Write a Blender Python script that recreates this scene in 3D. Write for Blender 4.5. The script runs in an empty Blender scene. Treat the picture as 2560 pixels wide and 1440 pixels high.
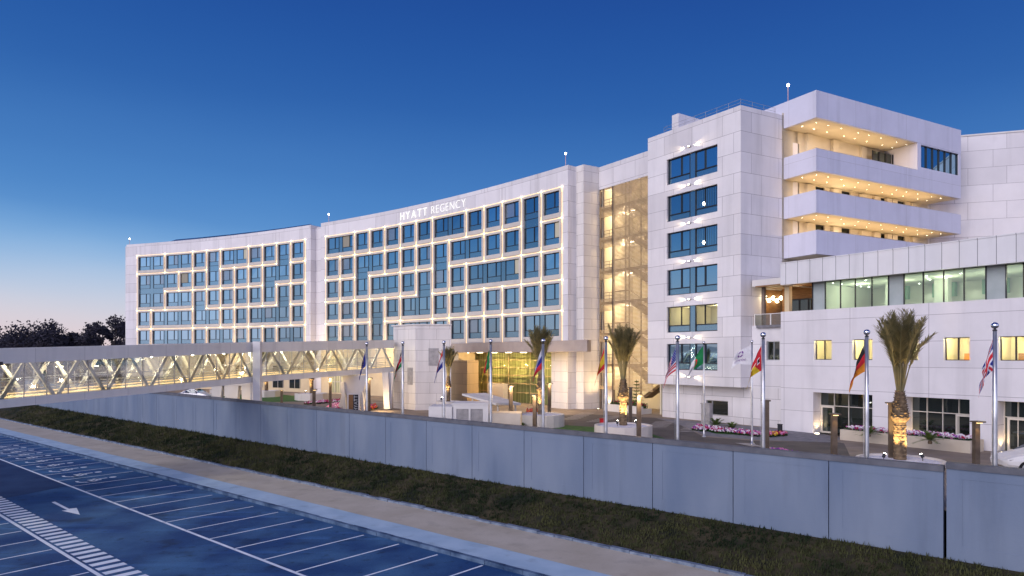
import bpy, math, random
from mathutils import Vector as V, Matrix
R_ = math.radians
random.seed(7)
S = bpy.context.scene
COL = S.collection
# ------------------------------------------------------------------ camera, sky, sun, exposure
F, CX, HY, CZ = 1707.0, 1280.0, 890.0, 8.6      # focal length in photo pixels, centre column, horizon row, eye height
cam = bpy.data.objects.new('camera', bpy.data.cameras.new('camera'))
COL.objects.link(cam)
cam.location = (0, 0, CZ)
cam.rotation_euler = (R_(90), 0, 0)
cam.data.sensor_width = 36.0
cam.data.lens = 36.0 * F / 2560.0
cam.data.shift_y = (HY - 720.0) / 2560.0
cam.data.clip_start = 0.1
cam.data.clip_end = 9000
S.camera = cam
SUN_AZ = V((-0.68, -0.73))                      # the afterglow comes from behind the left shoulder
SUN_EL = 26.0
sun = bpy.data.objects.new('sun', bpy.data.lights.new('sun', 'SUN'))
COL.objects.link(sun)
sun.data.energy = 2.0
sun.data.angle = R_(50)
sun.data.color = (1.0, 0.91, 0.87)
_d = V((SUN_AZ.x, SUN_AZ.y, 0)).normalized() * math.cos(R_(SUN_EL)) + V((0, 0, math.sin(R_(SUN_EL))))
sun.rotation_euler = _d.to_track_quat('Z', 'Y').to_euler()
wd = bpy.data.worlds.new('World')
S.world = wd
wd.use_nodes = True
nt = wd.node_tree
N, L = nt.nodes, nt.links
bg = N['Background']
tc = N.new('ShaderNodeTexCoord')
sep = N.new('ShaderNodeSeparateXYZ')
L.new(tc.outputs['Generated'], sep.inputs[0])
asin = N.new('ShaderNodeMath'); asin.operation = 'ARCSINE'
L.new(sep.outputs['Z'], asin.inputs[0])
# the glow sits low in the west (the left of the view): lift the gradient there
west = N.new('ShaderNodeMath'); west.operation = 'MULTIPLY_ADD'
west.inputs[1].default_value = 0.030; west.inputs[2].default_value = 0.022
L.new(sep.outputs['X'], west.inputs[0])
addm = N.new('ShaderNodeMath'); addm.operation = 'ADD'
L.new(asin.outputs[0], addm.inputs[0]); L.new(west.outputs[0], addm.inputs[1])
nz = N.new('ShaderNodeTexNoise'); nz.inputs['Scale'].default_value = 2.2; nz.inputs['Detail'].default_value = 4
mpn = N.new('ShaderNodeMapping'); mpn.inputs['Scale'].default_value = (1, 1, 3.5)
L.new(tc.outputs['Generated'], mpn.inputs[0]); L.new(mpn.outputs[0], nz.inputs['Vector'])
nzm = N.new('ShaderNodeMath'); nzm.operation = 'MULTIPLY_ADD'
nzm.inputs[1].default_value = 0.035; nzm.inputs[2].default_value = -0.0175
L.new(nz.outputs['Fac'], nzm.inputs[0])
add2 = N.new('ShaderNodeMath'); add2.operation = 'ADD'
L.new(addm.outputs[0], add2.inputs[0]); L.new(nzm.outputs[0], add2.inputs[1])
mr = N.new('ShaderNodeMapRange')
mr.inputs['From Min'].default_value = 0.0; mr.inputs['From Max'].default_value = 0.70
L.new(add2.outputs[0], mr.inputs['Value'])
ramp = N.new('ShaderNodeValToRGB')
def s2l(c): return tuple(((x / 255) / 12.92 if x / 255 <= 0.04045 else ((x / 255 + 0.055) / 1.055) ** 2.4) for x in c)
stops = [(0.0, (232, 206, 206)), (0.045, (228, 211, 216)), (0.095, (212, 213, 226)), (0.15, (178, 202, 231)), (0.21, (130, 178, 226)),
         (0.27, (84, 142, 207)), (0.37, (72, 128, 196)), (0.52, (43, 98, 174)), (0.72, (32, 78, 157)), (1.0, (24, 58, 135))]
cr = ramp.color_ramp; cr.interpolation = 'B_SPLINE'
while len(cr.elements) < len(stops): cr.elements.new(0.5)
for e, (p, c) in zip(cr.elements, stops):
    e.position = p; e.color = (*s2l(c), 1)
L.new(mr.outputs[0], ramp.inputs[0])
sky = N.new('ShaderNodeTexSky')
sky.sky_type = 'NISHITA'; sky.sun_disc = False
sky.sun_elevation = R_(1.0); sky.sun_rotation = math.atan2(SUN_AZ.x, SUN_AZ.y)
skm = N.new('ShaderNodeVectorMath'); skm.operation = 'SCALE'; skm.inputs['Scale'].default_value = 0.05
L.new(sky.outputs[0], skm.inputs[0])
# paler afterglow and town light spread over the half of the sky behind the camera
by = N.new('ShaderNodeMapRange'); by.inputs['From Min'].default_value = -0.05; by.inputs['From Max'].default_value = -0.9
L.new(sep.outputs['Y'], by.inputs['Value'])
bz = N.new('ShaderNodeMapRange'); bz.inputs['From Min'].default_value = 0.80; bz.inputs['From Max'].default_value = 0.05
L.new(sep.outputs['Z'], bz.inputs['Value'])
bm = N.new('ShaderNodeMath'); bm.operation = 'MULTIPLY'; L.new(by.outputs[0], bm.inputs[0]); L.new(bz.outputs[0], bm.inputs[1])
glow = N.new('ShaderNodeVectorMath'); glow.operation = 'SCALE'; glow.inputs[0].default_value = (1.42, 1.27, 1.56)
L.new(bm.outputs[0], glow.inputs['Scale'])
gadd = N.new('ShaderNodeVectorMath'); gadd.operation = 'ADD'
L.new(ramp.outputs[0], gadd.inputs[0]); L.new(glow.outputs[0], gadd.inputs[1])
mx = N.new('ShaderNodeMixRGB'); mx.inputs[0].default_value = 0.04
L.new(gadd.outputs[0], mx.inputs[1]); L.new(skm.outputs[0], mx.inputs[2])
L.new(mx.outputs[0], bg.inputs['Color'])
bg.inputs['Strength'].default_value = 1.0
S.view_settings.view_transform = 'Standard'
S.view_settings.look = 'None'
S.view_settings.exposure = 0.0
S.view_settings.gamma = 1.0
S.cycles.use_denoising = True
S.cycles.max_bounces = 6
S.cycles.diffuse_bounces = 3
S.cycles.glossy_bounces = 3
S.cycles.transmission_bounces = 4
S.cycles.transparent_max_bounces = 12
S.cycles.sample_clamp_indirect = 4.0
S.cycles.caustics_reflective = False
S.cycles.caustics_refractive = False

# ------------------------------------------------------------------ helpers
def P(u, v, Y): return V(((u - CX) / F * Y, Y, CZ - (v - HY) / F * Y))
def G(u, v, z=0.0): return P(u, v, (CZ - z) * F / (v - HY))
def on_line(u, p0, d):
    """distance along the plan line p0 + t*d at which the sight line of photo column u crosses it"""
    k = (u - CX) / F
    return (k * p0[1] - p0[0]) / (d[0] - k * d[1])

class Fr:
    """a facade frame: s along, d outward towards the viewer, z up"""
    def __init__(s, o, t, n=None):
        t = V((t[0], t[1])).normalized()
        s.o, s.t = V((o[0], o[1])), t
        s.n = V((t[1], -t[0])) if n is None else V(n).normalized()
    def __call__(s, a, d, z):
        p = s.o + s.t * a + s.n * d
        return V((p.x, p.y, z))
    def at(s, u, d=0.0):
        return on_line(u, s.o + s.n * d, s.t)

class Arc:
    c = V((-124.97, -33.957)); R = 169.964; th0 = R_(70.968)
    def __call__(s, a, d, z):
        th = s.th0 - a / s.R
        p = s.c + V((math.cos(th), math.sin(th))) * (s.R - d)
        return V((p.x, p.y, z))
    def at(s, u):
        lo, hi = -20.0, 110.0
        for _ in range(60):
            m = (lo + hi) / 2
            p = s(m, 0, 0)
            if CX + F * p.x / p.y < u: lo = m
            else: hi = m
        return lo

class MB:
    def __init__(s): s.v, s.f, s.m = [], [], []
    def face(s, pts, m=0):
        n = len(s.v); s.v.extend(V(p) for p in pts); s.f.append(list(range(n, n + len(pts)))); s.m.append(m)
    def box(s, fr, a0, a1, d0, d1, z0, z1, m=0, seg=1):
        for k in range(seg):
            b0, b1 = a0 + (a1 - a0) * k / seg, a0 + (a1 - a0) * (k + 1) / seg
            p = [fr(b0, d0, z0), fr(b1, d0, z0), fr(b1, d1, z0), fr(b0, d1, z0), fr(b0, d0, z1), fr(b1, d0, z1), fr(b1, d1, z1), fr(b0, d1, z1)]
            s.hexa(p, m, k == 0, k == seg - 1)
    def hexa(s, p, m=0, left=True, right=True):
        c = sum(p, V((0, 0, 0))) / 8
        fs = [(0, 1, 2, 3), (4, 5, 6, 7), (0, 1, 5, 4), (3, 2, 6, 7)]
        if left: fs.append((0, 3, 7, 4))
        if right: fs.append((1, 2, 6, 5))
        for f in fs:
            q = [p[i] for i in f]
            n = (q[1] - q[0]).cross(q[2] - q[0])
            if n.dot(sum(q, V((0, 0, 0))) / 4 - c) < 0: q.reverse()
            s.face(q, m)
    def cbox(s, x, y, z, dx, dy, dz, m=0):
        s.box(Fr((x, y), (1, 0), (0, 1)), -dx / 2, dx / 2, -dy / 2, dy / 2, z, z + dz, m)
    def tube(s, pts, r, n=8, m=0, cap=True):
        pts = [V(p) for p in pts]
        rs = r if isinstance(r, (list, tuple)) else [r] * len(pts)
        rings = []
        for i, p in enumerate(pts):
            t = (pts[min(i + 1, len(pts) - 1)] - pts[max(i - 1, 0)]).normalized()
            a = V((0, 0, 1)) if abs(t.z) < 0.9 else V((1, 0, 0))
            x = t.cross(a).normalized(); y = t.cross(x)
            b = len(s.v)
            s.v.extend(p + (x * math.cos(2 * math.pi * k / n) + y * math.sin(2 * math.pi * k / n)) * rs[i] for k in range(n))
            rings.append(b)
        for a, b in zip(rings, rings[1:]):
            for k in range(n):
                s.f.append([a + k, a + (k + 1) % n, b + (k + 1) % n, b + k]); s.m.append(m)
        if cap:
            s.f.append([rings[0] + k for k in range(n)][::-1]); s.m.append(m)
            s.f.append([rings[-1] + k for k in range(n)]); s.m.append(m)
    def lathe(s, prof, n=24, o=(0, 0, 0), m=0, a0=0.0):
        o = V(o); rings = []
        for r, z in prof:
            b = len(s.v)
            s.v.extend(o + V((r * math.cos(a0 + 2 * math.pi * k / n), r * math.sin(a0 + 2 * math.pi * k / n), z)) for k in range(n))
            rings.append(b)
        for a, b in zip(rings, rings[1:]):
            for k in range(n):
                s.f.append([a + k, a + (k + 1) % n, b + (k + 1) % n, b + k]); s.m.append(m)
        s.f.append([rings[-1] + k for k in range(n)]); s.m.append(m)
    def beam(s, p, q, w, h, m=0, side=None):
        """rectangular bar from p to q; w across, h along 'side x axis'"""
        p, q = V(p), V(q); t = (q - p).normalized()
        x = V(side).normalized() if side is not None else t.cross(V((0, 0, 1))).normalized()
        y = t.cross(x).normalized()
        c = [p - x * w / 2 - y * h / 2, q - x * w / 2 - y * h / 2, q + x * w / 2 - y * h / 2, p + x * w / 2 - y * h / 2,
             p - x * w / 2 + y * h / 2, q - x * w / 2 + y * h / 2, q + x * w / 2 + y * h / 2, p + x * w / 2 + y * h / 2]
        s.hexa(c, m)
    def prism(s, poly, z0, z1, m=0, top=True, bottom=True):
        c = sum((V((p[0], p[1])) for p in poly), V((0, 0))) / len(poly)
        a = sum(poly[i][0] * poly[(i + 1) % len(poly)][1] - poly[(i + 1) % len(poly)][0] * poly[i][1] for i in range(len(poly)))
        if a < 0: poly = list(reversed(poly))
        for p, q in zip(poly, list(poly[1:]) + [poly[0]]):
            s.face([(p[0], p[1], z0), (q[0], q[1], z0), (q[0], q[1], z1), (p[0], p[1], z1)], m)
        if top: s.face([(p[0], p[1], z1) for p in poly], m)
        if bottom: s.face([(p[0], p[1], z0) for p in reversed(poly)], m)

def obj(name, mb, mats, parent=None, smooth=False, uv=True, local=False):
    me = bpy.data.meshes.new(name)
    off = V((0, 0, 0))
    if parent is not None and not local:
        off = V(parent.location) if parent.parent is None else V(parent.parent.location)
    me.from_pydata([p - off for p in mb.v], [], mb.f)
    for m in (mats if isinstance(mats, (list, tuple)) else [mats]): me.materials.append(m)
    me.polygons.foreach_set('material_index', mb.m)
    if smooth: me.polygons.foreach_set('use_smooth', [True] * len(me.polygons))
    if uv:
        l = me.uv_layers.new(name='UVMap'); out = [0.0] * (2 * len(me.loops))
        for pl in me.polygons:
            n = pl.normal
            h = V((-n.y, n.x, 0))
            flat = h.length < 0.3
            if not flat: h.normalize()
            for li in pl.loop_indices:
                p = me.vertices[me.loops[li].vertex_index].co + off
                if flat: out[2 * li], out[2 * li + 1] = p.x, p.y
                else: out[2 * li], out[2 * li + 1] = p.dot(h), p.z
        l.data.foreach_set('uv', out)
    me.update()
    o = bpy.data.objects.new(name, me)
    COL.objects.link(o)
    if parent is not None: o.parent = parent
    return o
def tag(o, label, cat, group=None):
    o['label'] = label; o['category'] = cat
    if group: o['group'] = group
    return o
def thing(name, label, cat, loc=(0, 0, 0), rz=0.0, group=None):
    o = bpy.data.objects.new(name, None); COL.objects.link(o)
    o.location = loc; o.rotation_euler = (0, 0, rz); o.empty_display_size = 0.2
    return tag(o, label, cat, group)
def struct(name, mb, mats, kind='structure', **k):
    o = obj(name, mb, mats, **k); o['kind'] = kind
    return o
def copy_tree(o, parent=None):
    c = o.copy(); COL.objects.link(c)
    if parent is not None: c.parent = parent
    for ch in list(o.children): copy_tree(ch, c)
    return c
def lamp(kind, loc, energy, color=(1, 0.72, 0.40), aim=None, parent=None, **k):
    li = bpy.data.lights.new(kind.lower() + '_lamp', kind); o = bpy.data.objects.new(kind.lower() + '_lamp', li); COL.objects.link(o)
    li.energy = energy; li.color = color
    for a, b in k.items(): setattr(li, a, b)
    o.location = loc
    if aim is not None: o.rotation_euler = (V(loc) - V(aim)).to_track_quat('Z', 'Y').to_euler()
    return o

# ------------------------------------------------------------------ materials
def base_mat(name, rough=0.6, metal=0.0, spec=0.4):
    m = bpy.data.materials.new(name); m.use_nodes = True
    b = m.node_tree.nodes['Principled BSDF']
    b.inputs['Roughness'].default_value = rough; b.inputs['Metallic'].default_value = metal
    b.inputs['Specular IOR Level'].default_value = spec
    return m, m.node_tree.nodes, m.node_tree.links, b
def noisy(name, c1, c2, scale=2.0, rough=0.7, metal=0.0, spec=0.3, detail=5, lo=0.35, hi=0.65, bump=0.0, bscale=None, stretch=None, emit=None):
    m, N, L, b = base_mat(name, rough, metal, spec)
    g = N.new('ShaderNodeNewGeometry'); t = N.new('ShaderNodeTexNoise')
    t.inputs['Scale'].default_value = scale; t.inputs['Detail'].default_value = detail
    vec = g.outputs['Position']
    if stretch:
        mp = N.new('ShaderNodeMapping'); mp.inputs['Scale'].default_value = stretch; L.new(vec, mp.inputs[0]); vec = mp.outputs[0]
    L.new(vec, t.inputs['Vector'])
    r = N.new('ShaderNodeValToRGB')
    r.color_ramp.elements[0].position = lo; r.color_ramp.elements[0].color = (*c1, 1)
    r.color_ramp.elements[1].position = hi; r.color_ramp.elements[1].color = (*c2, 1)
    L.new(t.outputs['Fac'], r.inputs[0]); L.new(r.outputs[0], b.inputs['Base Color'])
    if bump:
        t2 = N.new('ShaderNodeTexNoise'); t2.inputs['Scale'].default_value = bscale or scale * 8; t2.inputs['Detail'].default_value = 4
        L.new(g.outputs['Position'], t2.inputs['Vector'])
        bp = N.new('ShaderNodeBump'); bp.inputs['Strength'].default_value = bump; bp.inputs['Distance'].default_value = 0.03
        L.new(t2.outputs['Fac'], bp.inputs['Height']); L.new(bp.outputs[0], b.inputs['Normal'])
    return m
def emit_mat(name, c, s):
    m, N, L, b = base_mat(name, 0.5)
    b.inputs['Base Color'].default_value = (0.12, 0.12, 0.12, 1)
    b.inputs['Emission Color'].default_value = (*c, 1); b.inputs['Emission Strength'].default_value = s
    return m
def panel_mat(name, w, h, c1, c2, joint, jw=0.028, off=0.35, freq=2, rough=0.55, voff=0.0):
    """stone cladding: large panels with thin open joints, measured in metres"""
    m, N, L, b = base_mat(name, rough, 0, 0.35)
    uv = N.new('ShaderNodeUVMap'); mp = N.new('ShaderNodeMapping'); mp.inputs['Location'].default_value = (0.37, voff, 0)
    L.new(uv.outputs[0], mp.inputs[0])
    br = N.new('ShaderNodeTexBrick'); br.offset = off; br.offset_frequency = freq; br.squash = 1.0
    br.inputs['Scale'].default_value = 1.0; br.inputs['Brick Width'].default_value = w; br.inputs['Row Height'].default_value = h
    br.inputs['Mortar Size'].default_value = jw / 2; br.inputs['Mortar Smooth'].default_value = 0.1; br.inputs['Bias'].default_value = 0.0
    br.inputs['Color1'].default_value = (*c1, 1); br.inputs['Color2'].default_value = (*c2, 1); br.inputs['Mortar'].default_value = (*joint, 1)
    L.new(mp.outputs[0], br.inputs['Vector'])
    g = N.new('ShaderNodeNewGeometry'); t = N.new('ShaderNodeTexNoise'); t.inputs['Scale'].default_value = 0.45; t.inputs['Detail'].default_value = 7
    t.inputs['Roughness'].default_value = 0.65
    L.new(g.outputs['Position'], t.inputs['Vector'])
    r = N.new('ShaderNodeMapRange'); r.inputs['To Min'].default_value = 0.86; r.inputs['To Max'].default_value = 1.10
    L.new(t.outputs['Fac'], r.inputs['Value'])
    mu = N.new('ShaderNodeVectorMath'); mu.operation = 'SCALE'
    L.new(br.outputs['Color'], mu.inputs[0]); L.new(r.outputs[0], mu.inputs['Scale']); L.new(mu.outputs[0], b.inputs['Base Color'])
    return m
def mirror_glass(name, tint, dark, fac=0.62, rough=0.02, wob=0.015):
    m = bpy.data.materials.new(name); m.use_nodes = True
    N, L = m.node_tree.nodes, m.node_tree.links
    N.remove(N['Principled BSDF'])
    gl = N.new('ShaderNodeBsdfGlossy'); gl.inputs['Color'].default_value = (*tint, 1); gl.inputs['Roughness'].default_value = rough
    df = N.new('ShaderNodeBsdfDiffuse'); df.inputs['Color'].default_value = (*dark, 1)
    mx = N.new('ShaderNodeMixShader'); mx.inputs[0].default_value = fac
    L.new(df.outputs[0], mx.inputs[1]); L.new(gl.outputs[0], mx.inputs[2]); L.new(mx.outputs[0], N['Material Output'].inputs[0])
    oi = N.new('ShaderNodeObjectInfo')
    vr = N.new('ShaderNodeMapRange'); vr.inputs['To Min'].default_value = 0.78; vr.inputs['To Max'].default_value = 1.12; L.new(oi.outputs['Random'], vr.inputs['Value'])
    vs = N.new('ShaderNodeVectorMath'); vs.operation = 'SCALE'; vs.inputs[0].default_value = tint; L.new(vr.outputs[0], vs.inputs['Scale']); L.new(vs.outputs[0], gl.inputs['Color'])
    g = N.new('ShaderNodeNewGeometry'); t = N.new('ShaderNodeTexNoise'); t.inputs['Scale'].default_value = 0.8; t.inputs['Detail'].default_value = 2
    L.new(g.outputs['Position'], t.inputs['Vector'])
    bp = N.new('ShaderNodeBump'); bp.inputs['Strength'].default_value = wob * 10; bp.inputs['Distance'].default_value = 0.01
    L.new(t.outputs['Fac'], bp.inputs['Height']); L.new(bp.outputs[0], gl.inputs['Normal'])
    return m
def clear_glass(name, tint=(0.85, 0.95, 0.9), refl=0.12):
    m = bpy.data.materials.new(name); m.use_nodes = True
    N, L = m.node_tree.nodes, m.node_tree.links
    N.remove(N['Principled BSDF'])
    tr = N.new('ShaderNodeBsdfTransparent'); tr.inputs['Color'].default_value = (*tint, 1)
    gl = N.new('ShaderNodeBsdfGlossy'); gl.inputs['Roughness'].default_value = 0.03
    fr = N.new('ShaderNodeFresnel'); fr.inputs['IOR'].default_value = 1.45
    ad = N.new('ShaderNodeMath'); ad.operation = 'ADD'; ad.inputs[1].default_value = refl; ad.use_clamp = True
    L.new(fr.outputs[0], ad.inputs[0])
    mx = N.new('ShaderNodeMixShader'); L.new(ad.outputs[0], mx.inputs[0])
    L.new(tr.outputs[0], mx.inputs[1]); L.new(gl.outputs[0], mx.inputs[2]); L.new(mx.outputs[0], N['Material Output'].inputs[0])
    return m

WARM = (1.0, 0.70, 0.36)
M = {}
def stain(m, scale, lo, hi, f, stretch=None, rot=0.0):
    N, L = m.node_tree.nodes, m.node_tree.links; b = N['Principled BSDF']; src = b.inputs['Base Color'].links[0].from_socket
    g = N.new('ShaderNodeNewGeometry'); mp = N.new('ShaderNodeMapping'); mp.inputs['Scale'].default_value = stretch or (1, 1, 1); mp.inputs['Rotation'].default_value = (0, 0, rot)
    t = N.new('ShaderNodeTexNoise'); t.inputs['Scale'].default_value = scale; t.inputs['Detail'].default_value = 6
    L.new(g.outputs['Position'], mp.inputs[0]); L.new(mp.outputs[0], t.inputs['Vector'])
    r = N.new('ShaderNodeMapRange'); r.inputs['From Min'].default_value = lo; r.inputs['From Max'].default_value = hi; r.inputs['To Min'].default_value = 1.0; r.inputs['To Max'].default_value = f
    L.new(t.outputs['Fac'], r.inputs['Value'])
    mu = N.new('ShaderNodeVectorMath'); mu.operation = 'SCALE'; L.new(src, mu.inputs[0]); L.new(r.outputs[0], mu.inputs['Scale']); L.new(mu.outputs[0], b.inputs['Base Color'])
M['clad'] = panel_mat('white_stone_cladding', 3.3, 1.7, (0.79, 0.77, 0.79), (0.67, 0.65, 0.67), (0.26, 0.24, 0.26))
M['clad_podium'] = panel_mat('podium_stone_cladding', 5.3, 1.72, (0.76, 0.74, 0.77), (0.72, 0.70, 0.73), (0.32, 0.30, 0.33), off=0, voff=0.75)
M['clad_small'] = panel_mat('white_stone_small_panels', 2.1, 1.15, (0.76, 0.73, 0.70), (0.69, 0.66, 0.64), (0.33, 0.30, 0.28))
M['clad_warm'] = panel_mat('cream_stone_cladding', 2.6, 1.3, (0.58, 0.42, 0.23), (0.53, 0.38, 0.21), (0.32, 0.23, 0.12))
M['ribbed'] = panel_mat('ribbed_fascia_panels', 1.02, 60.0, (0.74, 0.74, 0.76), (0.70, 0.70, 0.72), (0.20, 0.20, 0.22), jw=0.04, off=0, voff=10)
M['balcony'] = panel_mat('balcony_parapet_panels', 3.6, 40.0, (0.69, 0.69, 0.80), (0.65, 0.65, 0.76), (0.42, 0.41, 0.45), jw=0.02, off=0, voff=15)
M['bridge'] = panel_mat('bridge_fascia_panels', 3.2, 40.0, (0.80, 0.77, 0.70), (0.76, 0.73, 0.66), (0.42, 0.40, 0.36), jw=0.02, off=0, voff=15)
M['frame'] = noisy('moulded_window_surround', (0.62, 0.58, 0.53), (0.56, 0.52, 0.47), 0.8, 0.6)
M['white'] = noisy('white_painted_render', (0.72, 0.70, 0.68), (0.64, 0.62, 0.60), 0.7, 0.7)
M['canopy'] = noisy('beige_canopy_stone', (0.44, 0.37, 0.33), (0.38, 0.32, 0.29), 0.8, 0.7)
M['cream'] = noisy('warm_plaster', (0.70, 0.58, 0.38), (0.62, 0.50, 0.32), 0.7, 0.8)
M['ceil'] = noisy('balcony_ceiling_plaster', (0.74, 0.66, 0.52), (0.68, 0.60, 0.46), 0.6, 0.8)
M['wood'] = noisy('timber_soffit', (0.30, 0.16, 0.07), (0.20, 0.10, 0.04), 2.0, 0.55, stretch=(1, 1, 8))
M['roof'] = noisy('roof_membrane', (0.25, 0.25, 0.28), (0.18, 0.18, 0.20), 0.5, 0.9)
M['wglass'] = mirror_glass('blue_mirrored_window_glass', (0.36, 0.57, 0.72), (0.012, 0.035, 0.06), 0.78)
M['spandrel'] = mirror_glass('blue_spandrel_panel', (0.34, 0.54, 0.66), (0.06, 0.13, 0.20), 0.55, 0.12)
M['wframe'] = noisy('dark_window_frame', (0.015, 0.018, 0.025), (0.03, 0.03, 0.04), 3, 0.4)
M['dglass'] = mirror_glass('dark_ground_floor_glass', (0.30, 0.34, 0.33), (0.02, 0.025, 0.022), 0.40)
M['doorglass'] = mirror_glass('unlit_balcony_door_glass', (0.30, 0.32, 0.30), (0.025, 0.028, 0.022), 0.10)
M['cglass'] = clear_glass('clear_glass', (0.86, 0.95, 0.90), 0.10)
M['aglass'] = clear_glass('aqua_restaurant_glass', (0.76, 0.92, 0.88), 0.12)
M['bglass'] = clear_glass('bridge_glass', (0.95, 1.0, 0.97), 0.27)
M['gglass'] = clear_glass('green_lobby_glass', (0.84, 0.90, 0.70), 0.0)
M['railglass'] = clear_glass('balustrade_glass', (0.70, 0.80, 0.78), 0.16)
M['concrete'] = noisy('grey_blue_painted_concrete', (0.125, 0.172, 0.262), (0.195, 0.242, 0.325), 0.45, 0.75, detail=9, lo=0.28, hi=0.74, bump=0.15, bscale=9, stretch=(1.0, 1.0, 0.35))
M['joint'] = noisy('dark_joint', (0.02, 0.02, 0.03), (0.03, 0.03, 0.04), 2, 0.9)
M['coping'] = noisy('dark_grey_coping', (0.085, 0.09, 0.11), (0.13, 0.135, 0.16), 1.5, 0.6)
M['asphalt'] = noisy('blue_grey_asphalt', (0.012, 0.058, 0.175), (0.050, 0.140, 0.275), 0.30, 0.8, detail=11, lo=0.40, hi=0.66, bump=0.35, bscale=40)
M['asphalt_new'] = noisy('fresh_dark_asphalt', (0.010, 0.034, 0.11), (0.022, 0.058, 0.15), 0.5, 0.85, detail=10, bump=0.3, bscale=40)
M['line'] = noisy('worn_white_road_paint', (0.86, 0.90, 0.93), (0.68, 0.75, 0.83), 1.4, 0.7, detail=9, lo=0.38, hi=0.72)
M['line_worn'] = noisy('worn_driveway_paint', (0.42, 0.39, 0.37), (0.26, 0.24, 0.23), 2.0, 0.8, detail=8)
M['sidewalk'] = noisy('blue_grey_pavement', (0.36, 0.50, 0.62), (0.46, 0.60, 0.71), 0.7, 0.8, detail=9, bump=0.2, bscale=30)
M['path'] = noisy('tan_footpath', (0.48, 0.42, 0.32), (0.56, 0.50, 0.40), 0.5, 0.9, detail=9, bump=0.2, bscale=30)
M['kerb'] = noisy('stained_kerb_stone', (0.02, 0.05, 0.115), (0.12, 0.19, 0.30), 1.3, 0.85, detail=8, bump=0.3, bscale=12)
M['kerb2'] = noisy('grey_kerb_stone', (0.09, 0.12, 0.18), (0.22, 0.27, 0.35), 2.0, 0.85, detail=8, bump=0.4, bscale=10)
M['soil'] = noisy('dark_bank_soil', (0.012, 0.016, 0.007), (0.070, 0.055, 0.028), 0.6, 0.95, detail=8, bump=0.8, bscale=6)
M['grass'] = noisy('bank_grass', (0.008, 0.019, 0.005), (0.075, 0.078, 0.028), 0.40, 0.9, detail=9, lo=0.38, hi=0.68)
M['lawn'] = noisy('green_lawn', (0.03, 0.10, 0.02), (0.06, 0.16, 0.03), 1.5, 0.9, detail=8, bump=0.6, bscale=30)
M['ground'] = noisy('distant_ground', (0.03, 0.04, 0.03), (0.07, 0.07, 0.06), 0.02, 0.95)
M['paving'] = noisy('forecourt_paving', (0.20, 0.16, 0.13), (0.28, 0.23, 0.19), 0.6, 0.8, detail=9, bump=0.15, bscale=20)
M['driveway'] = noisy('driveway_asphalt', (0.085, 0.075, 0.070), (0.125, 0.110, 0.10), 0.8, 0.85, detail=9, bump=0.3, bscale=40)
M['cobble'] = noisy('grey_block_paving', (0.16, 0.16, 0.18), (0.24, 0.23, 0.25), 2.5, 0.85, detail=9, bump=0.3, bscale=20)
M['metal'] = noisy('brushed_steel', (0.50, 0.51, 0.53), (0.62, 0.63, 0.65), 3, 0.32, metal=0.85)
M['chrome'] = noisy('polished_ball', (0.75, 0.76, 0.78), (0.85, 0.85, 0.86), 3, 0.08, metal=1.0)
M['bronze'] = noisy('bronze_lamp_casing', (0.10, 0.075, 0.055), (0.15, 0.115, 0.085), 3, 0.5, metal=0.3)
M['dark'] = noisy('dark_metal', (0.02, 0.022, 0.03), (0.04, 0.042, 0.05), 3, 0.5)
M['grey'] = noisy('grey_metal_louvre', (0.30, 0.29, 0.29), (0.40, 0.38, 0.38), 3, 0.5)
M['slat'] = noisy('bronze_louvre_slat', (0.48, 0.35, 0.19), (0.58, 0.43, 0.25), 2, 0.5)
M['steelbeam'] = noisy('grey_brown_steel', (0.16, 0.125, 0.10), (0.22, 0.17, 0.14), 2, 0.6)
M['truss'] = noisy('white_truss_paint', (0.76, 0.73, 0.66), (0.70, 0.67, 0.60), 2, 0.5)
M['strip'] = emit_mat('warm_led_strip', (1.0, 0.64, 0.28), 2.0)  # facade light beams made as glowing bars; also the bridge floor LED strip
M['node'] = emit_mat('warm_facade_lamp', (1.0, 0.80, 0.50), 9.0)
M['arm'] = emit_mat('warm_facade_lamp_arm', (1.0, 0.68, 0.32), 2.8)  # beam of light beside each facade lamp, made as a glowing bar
M['down'] = emit_mat('downlight_disc', (1.0, 0.86, 0.62), 25.0)
M['lamp'] = emit_mat('warm_bulb', (1.0, 0.82, 0.55), 14.0)
M['bright'] = emit_mat('bright_bulb', (1.0, 0.90, 0.75), 40.0)
M['bubble'] = emit_mat('glass_bubble_lamp', (1.0, 0.84, 0.52), 7.0)
M['bstrip'] = emit_mat('bridge_led_strip', (1.0, 0.82, 0.54), 30.0)
M['sign'] = emit_mat('white_backlit_letter', (1.0, 0.98, 0.97), 1.1)
M['beacon'] = emit_mat('white_beacon', (1.0, 0.93, 0.93), 16.0)
M['redpost'] = noisy('red_white_mast', (0.5, 0.30, 0.32), (0.6, 0.45, 0.45), 2, 0.5)
M['pathglow'] = emit_mat('amber_path_light_face', (1.0, 0.66, 0.28), 4.0)
M['litwin'] = emit_mat('lit_room', (1.0, 0.80, 0.42), 0.62)
M['litwin2'] = emit_mat('lit_room_curtain', (1.0, 0.90, 0.70), 0.36)
M['room'] = noisy('room_plaster', (0.70, 0.66, 0.52), (0.64, 0.60, 0.48), 0.8, 0.8)
M['roomgreen'] = noisy('pale_restaurant_plaster', (0.74, 0.77, 0.70), (0.66, 0.70, 0.64), 0.5, 0.8)
M['curtain'] = noisy('sheer_curtain', (0.72, 0.67, 0.42), (0.33, 0.33, 0.19), 1.6, 0.8, stretch=(3, 3, 0.10), lo=0.40, hi=0.60)  # light and shade of the folds painted as upright colour streaks
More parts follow.
